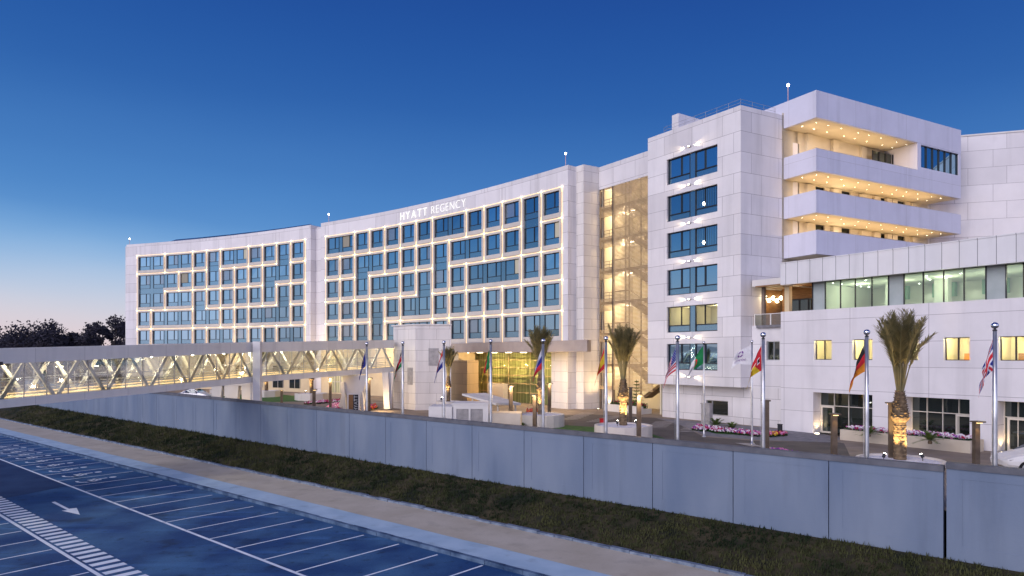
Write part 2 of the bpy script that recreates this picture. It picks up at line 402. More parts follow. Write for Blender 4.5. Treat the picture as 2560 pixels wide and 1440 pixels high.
M['bark'] = noisy('palm_bark', (0.10, 0.07, 0.045), (0.22, 0.16, 0.10), 5, 0.9, bump=0.5, bscale=20)
M['palmleaf'] = noisy('palm_leaflet', (0.17, 0.16, 0.075), (0.32, 0.27, 0.13), 2.5, 0.6)
M['rachis'] = noisy('palm_stalk', (0.20, 0.18, 0.09), (0.26, 0.22, 0.11), 3, 0.6)
M['cycad'] = noisy('cycad_leaf', (0.05, 0.10, 0.02), (0.12, 0.16, 0.03), 3, 0.6)
M['treeleaf'] = noisy('dusk_tree_leaf', (0.022, 0.024, 0.040), (0.055, 0.050, 0.065), 0.5, 0.8)
M['treebark'] = noisy('dusk_tree_bark', (0.03, 0.025, 0.025), (0.06, 0.05, 0.05), 2, 0.9)
M['gravel'] = noisy('white_gravel', (0.52, 0.52, 0.60), (0.80, 0.80, 0.86), 12, 0.9, detail=3, bump=0.6, bscale=25)
M['planter'] = panel_mat('planter_stone', 1.5, 6.0, (0.68, 0.63, 0.58), (0.62, 0.57, 0.53), (0.45, 0.40, 0.36), jw=0.02, off=0, voff=1.5)
M['bedstone'] = noisy('cream_bed_wall', (0.62, 0.55, 0.45), (0.54, 0.47, 0.38), 1, 0.8)
M['greypane'] = noisy('frosted_grey_pane', (0.34, 0.39, 0.39), (0.40, 0.45, 0.45), 1.0, 0.25)
M['fl_green_pale'] = noisy('pale_green_wall_panel', (0.30, 0.55, 0.40), (0.26, 0.50, 0.36), 1, 0.7)
def flat(name, c, rough=0.8): return noisy(name, tuple(x * 0.86 for x in c), c, 6, rough)
for nm, c in dict(fl_red=(0.55, 0.02, 0.03), fl_white=(0.75, 0.74, 0.76), fl_blue=(0.02, 0.03, 0.22), fl_black=(0.012, 0.012, 0.015), fl_gold=(0.62, 0.22, 0.02),
                  fl_yellow=(0.72, 0.50, 0.03), fl_green=(0.01, 0.20, 0.06), fl_purple=(0.20, 0.08, 0.30), petal_white=(0.8, 0.75, 0.8), petal_pink=(0.62, 0.22, 0.42),
                  petal_red=(0.40, 0.02, 0.08), petal_violet=(0.28, 0.08, 0.36), petal_yellow=(0.75, 0.48, 0.05), fl_orange=(0.60, 0.17, 0.02)).items():
    M[nm] = flat(nm, c)
M['bedleaf'] = noisy('bedding_leaf', (0.02, 0.06, 0.02), (0.05, 0.10, 0.03), 3, 0.8)
M['car_silver'] = noisy('silver_car_paint', (0.50, 0.50, 0.54), (0.56, 0.56, 0.60), 1, 0.25, metal=0.4, spec=0.6)
M['car_white'] = noisy('white_car_paint', (0.74, 0.72, 0.70), (0.78, 0.76, 0.74), 1, 0.2, spec=0.6)
M['tyre'] = noisy('tyre_rubber', (0.012, 0.012, 0.013), (0.02, 0.02, 0.02), 5, 0.85)
M['carglass'] = mirror_glass('dark_car_glass', (0.5, 0.55, 0.6), (0.01, 0.012, 0.015), 0.35)
M['redsign'] = flat('red_box', (0.45, 0.02, 0.02))

for k in ('clad', 'clad_podium', 'clad_small', 'balcony', 'ribbed', 'bridge'): stain(M[k], 0.9, 0.52, 0.74, 0.84, (1, 1, 0.07))
stain(M['concrete'], 1.3, 0.54, 0.72, 0.88, (1, 1, 0.10))
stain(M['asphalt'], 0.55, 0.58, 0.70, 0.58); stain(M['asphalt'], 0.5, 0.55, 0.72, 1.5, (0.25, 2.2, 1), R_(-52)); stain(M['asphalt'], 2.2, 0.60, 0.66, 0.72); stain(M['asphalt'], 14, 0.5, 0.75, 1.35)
stain(M['path'], 0.8, 0.55, 0.72, 0.80); stain(M['sidewalk'], 0.9, 0.56, 0.70, 0.78, (1, 1, 1)); stain(M['path'], 9, 0.55, 0.8, 0.85)
M['wcurtain'] = mirror_glass('glass_over_drawn_curtain', (0.36, 0.52, 0.64), (0.22, 0.25, 0.29), 0.50)
M['wlit'] = emit_mat('dim_lit_room_behind_glass', (0.95, 0.82, 0.58), 0.16)
# ------------------------------------------------------------------ plan frames
FZ = 2.8                                          # level of the hotel forecourt
H = lambda h: CZ + h                              # height measured from the eye
ARC = Arc()
TF = Fr((12.95, 65.0), (0.562, -0.827))           # tower front
PF = Fr((19.1, 56.5), (0.562, -0.827))            # podium front
BF = Fr((18.86, 56.3), (0.879, 0.477))            # tower flank and balcony back wall
WT, WN = V((0.7638, -0.6455)), V((0.6455, 0.7638))
def W(t, n, z): return V((WT.x * t + WN.x * n, WT.y * t + WN.y * n, z))

# ------------------------------------------------------------------ the ground
mb = MB(); mb.face([(-4000, -4000, -0.4), (4000, -4000, -0.4), (4000, 6000, -0.4), (-4000, 6000, -0.4)]); struct('ground', mb, M['ground'])
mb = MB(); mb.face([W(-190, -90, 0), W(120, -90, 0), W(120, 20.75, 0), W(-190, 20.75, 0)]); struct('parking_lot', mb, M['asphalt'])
# kerb of the pavement: short stones, each a little out of line
mb = MB(); rr = random.Random(3); t = -190.0
while t < 60:
    ln = 1.0; j = rr.uniform(-0.012, 0.012); k = rr.uniform(-0.01, 0.01)
    p = [W(t, 20.75 + j, -0.05), W(t + ln - 0.02, 20.75 + j, -0.05), W(t + ln - 0.02, 20.95, -0.05), W(t, 20.95, -0.05)]
    mb.hexa(p + [V((q.x, q.y, 0.17 + k)) for q in p]); t += ln
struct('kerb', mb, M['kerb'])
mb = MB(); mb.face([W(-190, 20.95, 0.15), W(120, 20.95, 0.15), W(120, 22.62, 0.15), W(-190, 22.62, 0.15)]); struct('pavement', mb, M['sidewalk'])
mb = MB(); ed1 = []; ed2 = []
for i in range(156):
    tt = -190 + i * 2.0
    ed1.append(W(tt, 22.55 + rr.uniform(-0.05, 0.05), 0.155)); ed2.append(W(tt, 25.62, 0.155))
for i in range(155): mb.face([ed1[i], ed1[i + 1], ed2[i + 1], ed2[i]])
struct('footpath', mb, M['path'])
mb = MB(); t = -190.0
while t < 60:
    ln = 1.0; j = rr.uniform(-0.03, 0.03); k = rr.uniform(-0.03, 0.03)
    p = [W(t, 25.55 + j, 0.0), W(t + ln - 0.03, 25.55 + j + rr.uniform(-.02, .02), 0.0), W(t + ln - 0.03, 25.78 + j, 0.0), W(t, 25.78 + j, 0.0)]
    mb.hexa(p + [V((q.x, q.y, 0.27 + k)) for q in p]); t += ln
struct('bank_kerb', mb, M['kerb2'])
def bank_z(t, n):
    top = 1.03 - 0.2 * (-(t / 30.0) - 0.138) * -1.0
    a = max(0.0, min(1.0, (n - 25.7) / 4.4))
    s_ = a ** 0.85
    return 0.18 + (top - 0.18) * s_ + 0.06 * math.sin(t * 0.7) * math.sin(a * math.pi) + 0.05 * math.sin(t * 1.9 + n * 2) * math.sin(a * math.pi)
mb = MB(); TN, NN = 320, 9
idx = {}
for i in range(TN + 1):
    for j in range(NN + 1):
        t = -150 + 175 * i / TN; n = 25.7 + 4.5 * j / NN
        mb.v.append(W(t, n, bank_z(t, n))); idx[i, j] = len(mb.v) - 1
for i in range(TN):
    for j in range(NN): mb.f.append([idx[i, j], idx[i + 1, j], idx[i + 1, j + 1], idx[i, j + 1]]); mb.m.append(0)
struct('grass_bank', mb, M['soil'], smooth=True)
# grass and weeds on the bank
mb = MB(); rr = random.Random(11)
def tuft(x, y, z, h, w, n):
    for _ in range(n):
        a = rr.uniform(0, 6.283); b = rr.uniform(0.1, 0.7) * h; q = rr.uniform(-w, w), rr.uniform(-w, w)
        dx, dy = math.cos(a), math.sin(a); hw = 0.018 + 0.02 * rr.random()
        bx, by = x + q[0], y + q[1]; hh = h * rr.uniform(0.5, 1.1)
        n0 = len(mb.v)
        mb.v.extend([V((bx - dy * hw, by + dx * hw, z - 0.02)), V((bx + dy * hw, by - dx * hw, z - 0.02)), V((bx + dx * b, by + dy * b, z + hh))])
        mb.f.append([n0, n0 + 1, n0 + 2]); mb.m.append(0)
for _ in range(13000):
    t = -118 + 124 * (rr.random() ** 0.62); n = 25.85 + 4.1 * rr.random()
    p = W(t, n, bank_z(t, n)); k = 1.0 + 1.2 * max(0, -t - 20) / 100
    tuft(p.x, p.y, p.z, rr.uniform(0.07, 0.20) * k, 0.12 * k, 5)
struct('bank_grass', mb, M['grass'], kind='stuff', uv=False)

# painted markings of the car park
Z1 = 0.006
mb = MB()
def strip_line(a, b, w):
    a, b = V(a), V(b); d = (b - a).normalized(); s = V((-d.y, d.x, 0)) * w / 2
    k = max(1, int((b - a).length / 4))
    for i in range(k):
        p, q = a + (b - a) * i / k, a + (b - a) * (i + 1) / k
        mb.face([p - s, q - s, q + s, p + s])
def c4(x, y): return G(x / 3.6, 1040 + y / 3.6, Z1)
def c5(x, y): return G(600 + x / 3.2, 1100 + y / 3.2, Z1)
A0, A1 = c4(0, 388), G(760, 1440, Z1)
dA = (A1 - A0).normalized(); strip_line(A0 - dA * 90, A1 + dA * 22, 0.16)
B0, B1 = c4(0, 890), c4(905, 1440)
dB = (B1 - B0).normalized(); strip_line(B0 - dB * 60, B1 + dB * 16, 0.16)
stalls = [((90, 408), (675, 348)), ((185, 449), (785, 381)), ((290, 489), (905, 417)), ((400, 533), (1030, 459)), ((520, 583), (1200, 497)), ((640, 634), (1340, 541)),
          ((762, 680), (1460, 580)), ((880, 727), (1590, 622)), ((1005, 780), (1740, 664)), ((1150, 836), (1910, 711)), ((1310, 893), (2105, 756)), ((1470, 960), (2280, 813))]
near = [c4(*a) for a, b in stalls] + [c4(1670, 1030), c4(1880, 1107), c4(2105, 1195), c5(190, 957), c5(450, 1054)]
far = [c4(*b) for a, b in stalls] + [c5(305, 577), c5(507, 635), c5(742, 694), c5(990, 760), c5(1270, 832), c5(1580, 916), c5(1940, 1003)]
pitch = (near[-1] - near[4]) / 12.0
while len(near) < len(far): near.append(near[-1] + pitch)
for k in range(6): near.append(near[-1] + pitch); far.append(far[-1] + pitch)
for k in range(22): near.insert(0, near[0] - pitch); far.insert(0, far[0] - pitch)
for a, b in zip(near, far): strip_line(a, b, 0.11)
sd = (far[26] - near[26]).normalized()
base = [c4(195, 1035), c4(325, 1110), c4(475, 1195), c4(630, 1295), c4(800, 1405)]
bp = (base[-1] - base[0]) / 4.0
for k in range(-14, 9):
    q = base[0] + bp * k; strip_line(q, q - sd * 5.2, 0.11)
S0 = V((-24.83, 34.66, Z1)); st = V((0.58, -0.513, 0)); bv = V((0.66, 0.80, 0)).normalized() * 1.08
for i in range(-14, 30):
    strip_line(S0 + st * i, S0 + st * i + bv, 0.42)
arrow = [c4(x, y) for x, y in ((463, 776), (495, 770), (622, 834), (690, 827), (720, 889), (553, 852), (606, 847))]
mb.face([arrow[i] for i in (0, 1, 2, 6)]); mb.face([arrow[i] for i in (2, 3, 4, 5, 6)])
# wheelchair signs, drawn along each reserved bay with the head towards the kerb
def wheelchair(o, ax, ay):
    q = lambda x, y: o + ax * x + ay * y
    pts = []
    for k in range(15):
        a = R_(150) + k * R_(250) / 14
        pts.append((0.62 * math.cos(a) - 0.15, 0.62 * math.sin(a)))
    def poly(ps, w):
        for a, b in zip(ps, ps[1:]): strip_line(q(*a), q(*b), w)
    poly(pts, 0.19)
    poly([(-0.1, 0.12), (0.55, 0.08), (1.15, 0.10)], 0.24)
    poly([(0.0, 0.1), (0.05, -0.5), (-0.45, -0.72)], 0.19)
    poly([(0.62, 0.1), (0.55, -0.42)], 0.17)
    c = [q(1.52 + 0.24 * math.cos(2 * math.pi * k / 12), 0.10 + 0.24 * math.sin(2 * math.pi * k / 12)) for k in range(12)]
    mb.face(c)
for i in range(17, 27):
    mid = (near[i] + near[i + 1]) / 2
    ax = ((far[i] + far[i + 1]) / 2 - mid).normalized(); ay = -pitch.normalized()
    wheelchair(mid + ax * 1.55, ax * 1.0, ay)
struct('parking_markings', mb, M['line'])
mb = MB()
mb.face([c4(x, y) - V((0, 0, 0.003)) for x, y in ((-900, 930), (640, 622), (0, 396), (-620, 180))])
struct('asphalt_patch', mb, M['asphalt_new'])

# hotel forecourt behind the wall
mb = MB(); mb.face([W(-200, 30.1, FZ), W(70, 30.1, FZ), W(70, 330, FZ), W(-200, 330, FZ)]); struct('forecourt', mb, M['paving'])
mb = MB(); poly = [G(u, v, FZ + 0.004) for u, v in ((1330, 1042), (1480, 1036), (1640, 1045), (1700, 1062), (1760, 1092), (1900, 1103), (2075, 1103), (2110, 1108), (2130, 1150), (1980, 1145), (1820, 1122), (1640, 1100), (1500, 1086))]
mb.face(poly); struct('driveway', mb, M['driveway'])
mb = MB(); mb.face([G(u, v, FZ + 0.004) for u, v in ((1200, 1000), (1000, 1030), (760, 1040), (480, 1030), (420, 1000), (700, 985), (900, 990), (1150, 990))]); struct('service_road', mb, M['paving'])
mb = MB(); mb.face([G(u, v, FZ + 0.008) for u, v in ((1640, 1045), (1880, 1066), (2060, 1085), (2110, 1096), (2080, 1106), (1900, 1100), (1765, 1090), (1705, 1064))]); struct('block_pavement', mb, M['cobble'])
mb = MB()
def zebra(a, b, n, length, dirv):
    a, b = G(*a, FZ + 0.012), G(*b, FZ + 0.012); dv = V((*dirv, 0)).normalized()
    for i in range(n):
        p = a + (b - a) * i / (n - 1); strip_line(p - dv * length / 2, p + dv * length / 2, (b - a).length / (n - 1) * .42)
d1 = TF.t; d2 = -TF.n
zebra((1424, 1048), (1472, 1032), 8, 1.6, d2 + d1 * 0.4)
zebra((1490, 1054), (1540, 1040), 9, 1.8, d2 + d1 * 0.4)
zebra((1640, 1068), (1662, 1054), 8, 1.8, d2 + d1 * 0.5)
zebra((1724, 1078), (1738, 1058), 7, 1.6, d2 + d1 * 0.5)
zebra((905, 1008), (965, 1006), 7, 2.6, V((1, 0.2)))
ar = [G(u, v, FZ + 0.012) for u, v in ((1837, 1107), (1885, 1108), (1890, 1112), (1945, 1120), (1943, 1122), (1887, 1115), (1880, 1116))]
mb.face([ar[0], ar[1], ar[2], ar[5], ar[6]]); mb.face([ar[2], ar[3], ar[4], ar[5]])
struct('driveway_markings', mb, M['line_worn'])
mb = MB()
for poly in (((1270, 1062), (1300, 1055), (1490, 1068), (1500, 1100), (1400, 1105), (1250, 1085)), ((1630, 1085), (1660, 1095), (1690, 1110), (1640, 1112)),
             ((530, 988), (690, 985), (742, 990), (760, 1003), (640, 1006), (500, 1000)), ((1745, 1072), (1800, 1066), (1905, 1080), (1900, 1090), (1790, 1084))):
    mb.face([G(u, v, FZ + 0.02) for u, v in poly])
struct('lawn', mb, M['lawn'], kind='stuff')

# ------------------------------------------------------------------ boundary wall
def wall_z(t):  # top of wall
    return CZ - 4.12 + 0.2 * (-(t / 30.0) - 0.138)
def wall_b(t): return CZ - 7.75 + 0.2 * (-(t / 30.0) - 0.138)
def boundary(name, label, joints, lift, nlift=0.0):
    p0 = W((joints[0] + joints[-1]) / 2, 30, 0.9)
    root = thing(name, label, 'wall', p0, 0, 'boundary wall sections')
    n0 = 30.0 - nlift
    cop = MB()
    for a, b in zip(joints, joints[1:]):
        pm = MB(); e = 0.018
        za, zb = wall_z(a) + lift, wall_z(b) + lift; ba, bb = wall_b(a), wall_b(b)
        a_, b_ = a + e, b - e
        # border proud, field set back
        def pt(f, n, g):   # f along 0..1, g height 0..1
            t = a_ + (b_ - a_) * f
            z0, z1 = ba + (bb - ba) * f, za + (zb - za) * f - 0.22
            return W(t, n, z0 + (z1 - z0) * g)
        fs = [0, 0.13, 0.87, 1]; gs = [0, 0.20, 0.90, 1]
        dep = 0.014
        for i in range(3):
            for j in range(3):
                n = n0 + (dep if (i == 1 and j == 1) else 0)
                pm.face([pt(fs[i], n, gs[j]), pt(fs[i + 1], n, gs[j]), pt(fs[i + 1], n, gs[j + 1]), pt(fs[i], n, gs[j + 1])])
        for (f0, g0, f1, g1) in ((fs[1], gs[1], fs[2], gs[1]), (fs[2], gs[1], fs[2], gs[2]), (fs[2], gs[2], fs[1], gs[2]), (fs[1], gs[2], fs[1], gs[1])):
            pm.face([pt(f0, n0, g0), pt(f1, n0, g1), pt(f1, n0 + dep, g1), pt(f0, n0 + dep, g0)])
        for f in (0, 1): pm.face([pt(f, n0, 0), pt(f, n0 + 0.25, 0), pt(f, n0 + 0.25, 1), pt(f, n0, 1)])
        pm.face([pt(0, n0 + .25, 0), pt(1, n0 + .25, 0), pt(1, n0 + .25, 1), pt(0, n0 + .25, 1)])
        pm.face([pt(0, n0, 1), pt(1, n0, 1), pt(1, n0 + .25, 1), pt(0, n0 + .25, 1)])
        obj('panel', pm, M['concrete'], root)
        c = [W(a, n0 - 0.07, za - 0.22), W(b, n0 - 0.07, zb - 0.22), W(b, n0 + 0.32, zb - 0.22), W(a, n0 + 0.32, za - 0.22),
             W(a, n0 - 0.07, za), W(b, n0 - 0.07, zb), W(b, n0 + 0.32, zb), W(a, n0 + 0.32, za)]
        cop.hexa(c)
    obj('coping', cop, M['coping'], root)
    return root
jo = [-4.16 - 4.06 * k for k in range(29)][::-1]
boundary('boundary_wall', 'long low grey blue panelled concrete wall above the grass bank, running to the footbridge', jo, 0.0)
boundary('boundary_wall', 'short stepped up section of grey panelled wall past the dark gap at the right edge', [-4.09, -0.2, 3.9, 8.0, 12.1], 0.14)

# ------------------------------------------------------------------ the curved bedroom wings
HL = [18.6, 15.2, 11.8, 8.4, 5.0, 1.6]            # lamp lines of the facade, above the eye
def wing(name, label, s0, s1, rows, sL, sR, lit, cat='hotel wing'):
    nc = len(rows[0]); nr = len(rows); cw = (s1 - s0) / nc
    base = ARC((s0 + s1) / 2, 0, FZ)
    root = thing(name, label, cat, base, 0, 'white curved bedroom wings of the hotel')
    reg = lambda r, c: rows[r][c] if 0 <= r < nr and 0 <= c < nc else None
    ss = []                                       # (type, index, a, b)
    cb = [s0 + cw * i for i in range(nc + 1)]
    g, m, mt, mbt = 0.12, 0.39, 0.34, 0.61
    ss.append(('X', -1, sL, cb[0] - m))
    for i in range(nc + 1):
        ss += [('A', i, cb[i] - m, cb[i] - g), ('B', i, cb[i] - g, cb[i] + g), ('C', i, cb[i] + g, cb[i] + m)]
        if i < nc: ss.append(('O', i, cb[i] + m, cb[i + 1] - m))
    ss.append(('X', -1, cb[nc] + m, sR))
    zz = [('X', -1, 20.8, HL[0] + mbt)]
    for k in range(nr + 1):
        zz += [('A', k, HL[k] + mbt, HL[k] + g), ('B', k, HL[k] + g, HL[k] - g), ('C', k, HL[k] - g, HL[k] - mt)]
        if k < nr: zz.append(('O', k, HL[k] - mt, HL[k + 1] + mbt))
    zz = zz[:-1]; zz[-1] = ('B', nr, HL[nr] + g, HL[nr])
    WALL, GRO, FRM, OPN = 0.0, 0.001, 0.12, -0.18
    def level(sc, zr):
        ct, ci, rt, ri = sc[0], sc[1], zr[0], zr[1]
        if ct == 'X' or rt == 'X': return WALL
        if ct == 'O' and rt == 'O': return OPN
        if ct == 'O':
            a, b = reg(ri - 1, ci), reg(ri, ci)
            if a == b: return OPN if a else WALL
            if rt == 'B': return GRO
            return FRM if (a if rt == 'A' else b) else WALL
        if rt == 'O':
            a, b = reg(ri, ci - 1), reg(ri, ci)
            if a == b: return OPN if a else WALL
            if ct == 'B': return GRO
            return FRM if (a if ct == 'A' else b) else WALL
        q = [reg(ri - 1, ci - 1), reg(ri - 1, ci), reg(ri, ci - 1), reg(ri, ci)]
        if q[0] and q.count(q[0]) == 4: return OPN
        if ct == 'B' and rt == 'B': return GRO
        if ct == 'B':
            a, b = (q[0], q[1]) if rt == 'A' else (q[2], q[3])
            return WALL if not a and not b else (FRM if a == b else GRO)
        if rt == 'B':
            a, b = (q[0], q[2]) if ct == 'A' else (q[1], q[3])
            return WALL if not a and not b else (FRM if a == b else GRO)
        c = q[(0 if rt == 'A' else 2) + (0 if ct == 'A' else 1)]
        return FRM if c else WALL
    lv = [[level(a, b) for b in zz] for a in ss]
    wall, frame = MB(), MB()
    for i, a in enumerate(ss):
        for j, b in enumerate(zz):
            l = lv[i][j]
            if l == OPN: continue
            t = frame if l == FRM else wall
            nseg = 6 if a[0] == 'X' and a[3] - a[2] > 2 else 1
            for q in range(nseg):
                x0, x1 = a[2] + (a[3] - a[2]) * q / nseg, a[2] + (a[3] - a[2]) * (q + 1) / nseg
                t.face([ARC(x0, l, H(b[3])), ARC(x1, l, H(b[3])), ARC(x1, l, H(b[2])), ARC(x0, l, H(b[2]))])
    for i in range(len(ss)):
        for j in range(len(zz)):
            l = lv[i][j]
            for (i2, j2) in ((i + 1, j), (i, j + 1)):
                if i2 >= len(ss) or j2 >= len(zz): continue
                l2 = lv[i2][j2]
                if abs(l - l2) < 0.01: continue
                if i2 > i:
                    x = ss[i][3]; p = [ARC(x, l, H(zz[j][3])), ARC(x, l2, H(zz[j][3])), ARC(x, l2, H(zz[j][2])), ARC(x, l, H(zz[j][2]))]
                else:
                    z = H(zz[j][3]); p = [ARC(ss[i][2], l, z), ARC(ss[i][3], l, z), ARC(ss[i][3], l2, z), ARC(ss[i][2], l2, z)]
                frame.face(p)
    # body: roof, ends, back and the storey below the lamp grid
    K = 16
    for q in range(K):
        x0, x1 = sL + (sR - sL) * q / K, sL + (sR - sL) * (q + 1) / K
        wall.face([ARC(x0, 0, H(20.8)), ARC(x1, 0, H(20.8)), ARC(x1, -16, H(20.8)), ARC(x0, -16, H(20.8))])
        wall.face([ARC(x0, -16, FZ), ARC(x1, -16, FZ), ARC(x1, -16, H(20.8)), ARC(x0, -16, H(20.8))])
    for x in (sL, sR): wall.face([ARC(x, 0, FZ), ARC(x, -16, FZ), ARC(x, -16, H(20.8)), ARC(x, 0, H(20.8))])
    obj('wall', wall, M['clad'], root); obj('window_surround', frame, M['frame'], root)
    # windows, one per opening
    letters = []; wr = random.Random(int(s0 * 10) + 5)
    for r in rows:
        for c in r:
            if c not in letters: letters.append(c)
    for c in letters:
        w = MB()
        for r in range(nr):
            for k in range(nc):
                if rows[r][k] != c: continue
                x0, x1 = cb[k] + m, cb[k + 1] - m
                z1, z0 = H(HL[r] - mt), H(HL[r + 1] + mbt)
                zs = z0 + (z1 - z0) * 0.30; xm = x0 + (x1 - x0) * 0.63
                gm = 3 if (r, k) in lit else (4 if wr.random() < .13 else 0); gl_ = 4 if wr.random() < .10 else (5 if wr.random() < .02 else 0)
                j1, j2 = random.uniform(-.012, .012), random.uniform(-.012, .012)
                w.face([ARC(x0, -0.15 + j1, zs), ARC(xm, -0.15, zs), ARC(xm, -0.15 - j2, z1), ARC(x0, -0.15, z1)], gl_)
                w.face([ARC(xm, -0.15, zs), ARC(x1, -0.15 + j2, zs), ARC(x1, -0.15, z1), ARC(xm, -0.15 + j1, z1)], gm)
                w.face([ARC(x0, -0.14, z0), ARC(x1, -0.14, z0), ARC(x1, -0.14, zs), ARC(x0, -0.14, zs)], 1)
                for (a, b, p, q) in ((x0, x1, zs - .03, zs + .03), (xm - .035, xm + .035, zs, z1), (x0, x0 + .06, z0, z1), (x1 - .06, x1, z0, z1), (x0, x1, z1 - .06, z1), (x0, x1, z0, z0 + .04)):
                    w.box(ARC, a, b, -0.15, -0.08, p, q, 2)
                if reg(r, k + 1) == c:
                    w.face([ARC(x1, -0.13, z0), ARC(x1 + 2 * m, -0.13, z0), ARC(x1 + 2 * m, -0.13, z1), ARC(x1, -0.13, z1)], 1)
                if reg(r + 1, k) == c:
                    zb = H(HL[r + 1] - mt)
                    w.face([ARC(x0, -0.135, zb), ARC(x1, -0.135, zb), ARC(x1, -0.135, z0), ARC(x0, -0.135, z0)], 1)
                if reg(r + 1, k) == c and reg(r, k + 1) == c and reg(r + 1, k + 1) == c:
                    zb = H(HL[r + 1] - mt)
                    w.face([ARC(x1, -0.13, zb), ARC(x1 + 2 * m, -0.13, zb), ARC(x1 + 2 * m, -0.13, z0), ARC(x1, -0.13, z0)], 1)
        obj('window', w, [M['wglass'], M['spandrel'], M['wframe'], M['litwin2'], M['wcurtain'], M['wlit']], root, uv=False)
    # lamp fitting at each crossing; glowing arms and strips stand in for its beams
    for k in range(nr):
        st_ = MB()
        for i in range(nc + 1):
            if i < nc and reg(k - 1, i) != reg(k, i): st_.box(ARC, cb[i], cb[i + 1], 0.02, 0.05, H(HL[k]) - .022, H(HL[k]) + .022)
            elif st_.f: obj('light_strip', st_, M['strip'], root, uv=False); st_ = MB()
    for i in range(nc + 1):
        st_ = MB()
        for k in range(nr + 1):
            if k < nr and reg(k, i - 1) != reg(k, i): st_.box(ARC, cb[i] - .022, cb[i] + .022, 0.02, 0.05, H(HL[k + 1]), H(HL[k]))
            elif st_.f: obj('light_strip', st_, M['strip'], root, uv=False); st_ = MB()
    for k in range(nr):
        for i in range(nc + 1):
            hl, hr = reg(k - 1, i - 1) != reg(k, i - 1) and i > 0, i < nc and reg(k - 1, i) != reg(k, i)
            vu, vd = k > 0 and reg(k - 1, i - 1) != reg(k - 1, i), reg(k, i - 1) != reg(k, i)
            if not ((hl or hr) and (vu or vd)): continue
            f = MB(); z = H(HL[k]); x = cb[i]
            f.box(ARC, x - .06, x + .06, 0.03, 0.12, z - .06, z + .06, 0)
            if hl: f.box(ARC, x - .62, x - .06, 0.03, 0.075, z - .03, z + .03, 1)
            if hr: f.box(ARC, x + .06, x + .62, 0.03, 0.075, z - .03, z + .03, 1)
            if vu: f.box(ARC, x - .03, x + .03, 0.03, 0.075, z + .06, z + .55, 1)
            if vd: f.box(ARC, x - .03, x + .03, 0.03, 0.075, z - .55, z - .06, 1)
            obj('lamp', f, [M['node'], M['arm']], root, uv=False)
    return root
far_rows = ['aabbcdeefghi', 'jjjkldmnohhp', 'jjqqrstuvhwx', 'yzzzrrABwwwC', 'DEEEFGGHIJKK']
near_rows = ['aabcdefgghijkl', 'mnoopqrsttuvkw', 'xyozzABsCDDDEF', 'GHIJKBBLMNOPQR', 'STUJVWWXYZ1233']
sA0, sA1 = 0.0, 40.76; sB0, sB1 = 45.53, 92.32
far_wing = wing('hotel_wing', 'far white curved bedroom wing with gold lit window grid, nearest the dark trees', sA0, sA1, far_rows, -2.6, 42.0, {(0, 7)})
near_wing = wing('hotel_wing', 'larger white curved bedroom wing carrying the sign letters and gold lit window grid', sB0, sB1, near_rows, 44.4, 93.2, {(2, 11), (1, 13), (0, 99)})
# recess between the two wings and the storey under the lamp grid
mb = MB(); mb.box(ARC, 42.0, 44.4, -6, -1.0, FZ, H(20.5), 0, 2); obj('recessed_wall', mb, M['clad'], far_wing)
mb = MB(); mb.box(ARC, -3.4, -2.6, -12, -0.5, FZ, H(20.55)); obj('end_pier', mb, M['clad'], far_wing)
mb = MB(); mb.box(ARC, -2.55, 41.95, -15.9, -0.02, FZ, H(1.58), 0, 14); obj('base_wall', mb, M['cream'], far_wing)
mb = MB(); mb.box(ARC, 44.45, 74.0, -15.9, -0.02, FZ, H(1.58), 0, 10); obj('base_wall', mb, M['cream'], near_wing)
for x0 in (20, 24, 28, 33, 37):
    w = MB(); w.box(ARC, x0, x0 + 2.6, -0.1, 0.03, FZ + 0.6, FZ + 4.2, 0)
    for q in (0, 1.27, 2.54): w.box(ARC, x0 + q, x0 + q + .06, 0.03, 0.10, FZ + 0.6, FZ + 4.2, 1)
    obj('ground_window', w, [M['dglass'], M['frame']], far_wing, uv=False)
for x0 in (46.5, 62.0):
    w = MB(); w.box(ARC, x0, x0 + 6.2, -0.1, 0.03, FZ + 0.2, FZ + 5.6, 0, 3)
    for q in range(6): w.box(ARC, x0 + q * 1.24, x0 + q * 1.24 + .07, 0.03, 0.12, FZ + 0.2, FZ + 5.6, 1)
    for q in (1.8, 3.7): w.box(ARC, x0, x0 + 6.2, 0.03, 0.11, FZ + q, FZ + q + .08, 1, 3)
    obj('lobby_window', w, [M['curtain'], M['frame']], near_wing, uv=False)
# solar panels along the far roof edge
for i in range(5):
    mb = MB(); a = 7.0 + i * 6.6
    p = [ARC(a, -0.7, H(20.85)), ARC(a + 6.3, -0.7, H(20.85)), ARC(a + 6.3, -2.2, H(21.5)), ARC(a, -2.2, H(21.5))]
    mb.hexa(p + [q + V((0, 0, 0.06)) for q in p])
    for q in (0.4, 3.1, 5.9): mb.box(ARC, a + q, a + q + .08, -2.2, -2.1, H(20.8), H(21.5))
    tag(obj('solar_panel', mb, M['spandrel']), ['solar panel row nearest the left end of the far wing roof', 'second solar panel row from the left end of the far wing roof', 'middle solar panel row on the far wing roof',
        'fourth solar panel row from the left end of the far wing roof', 'solar panel row nearest the recess on the far wing roof'][i], 'solar panel', 'solar panels on the far roof')

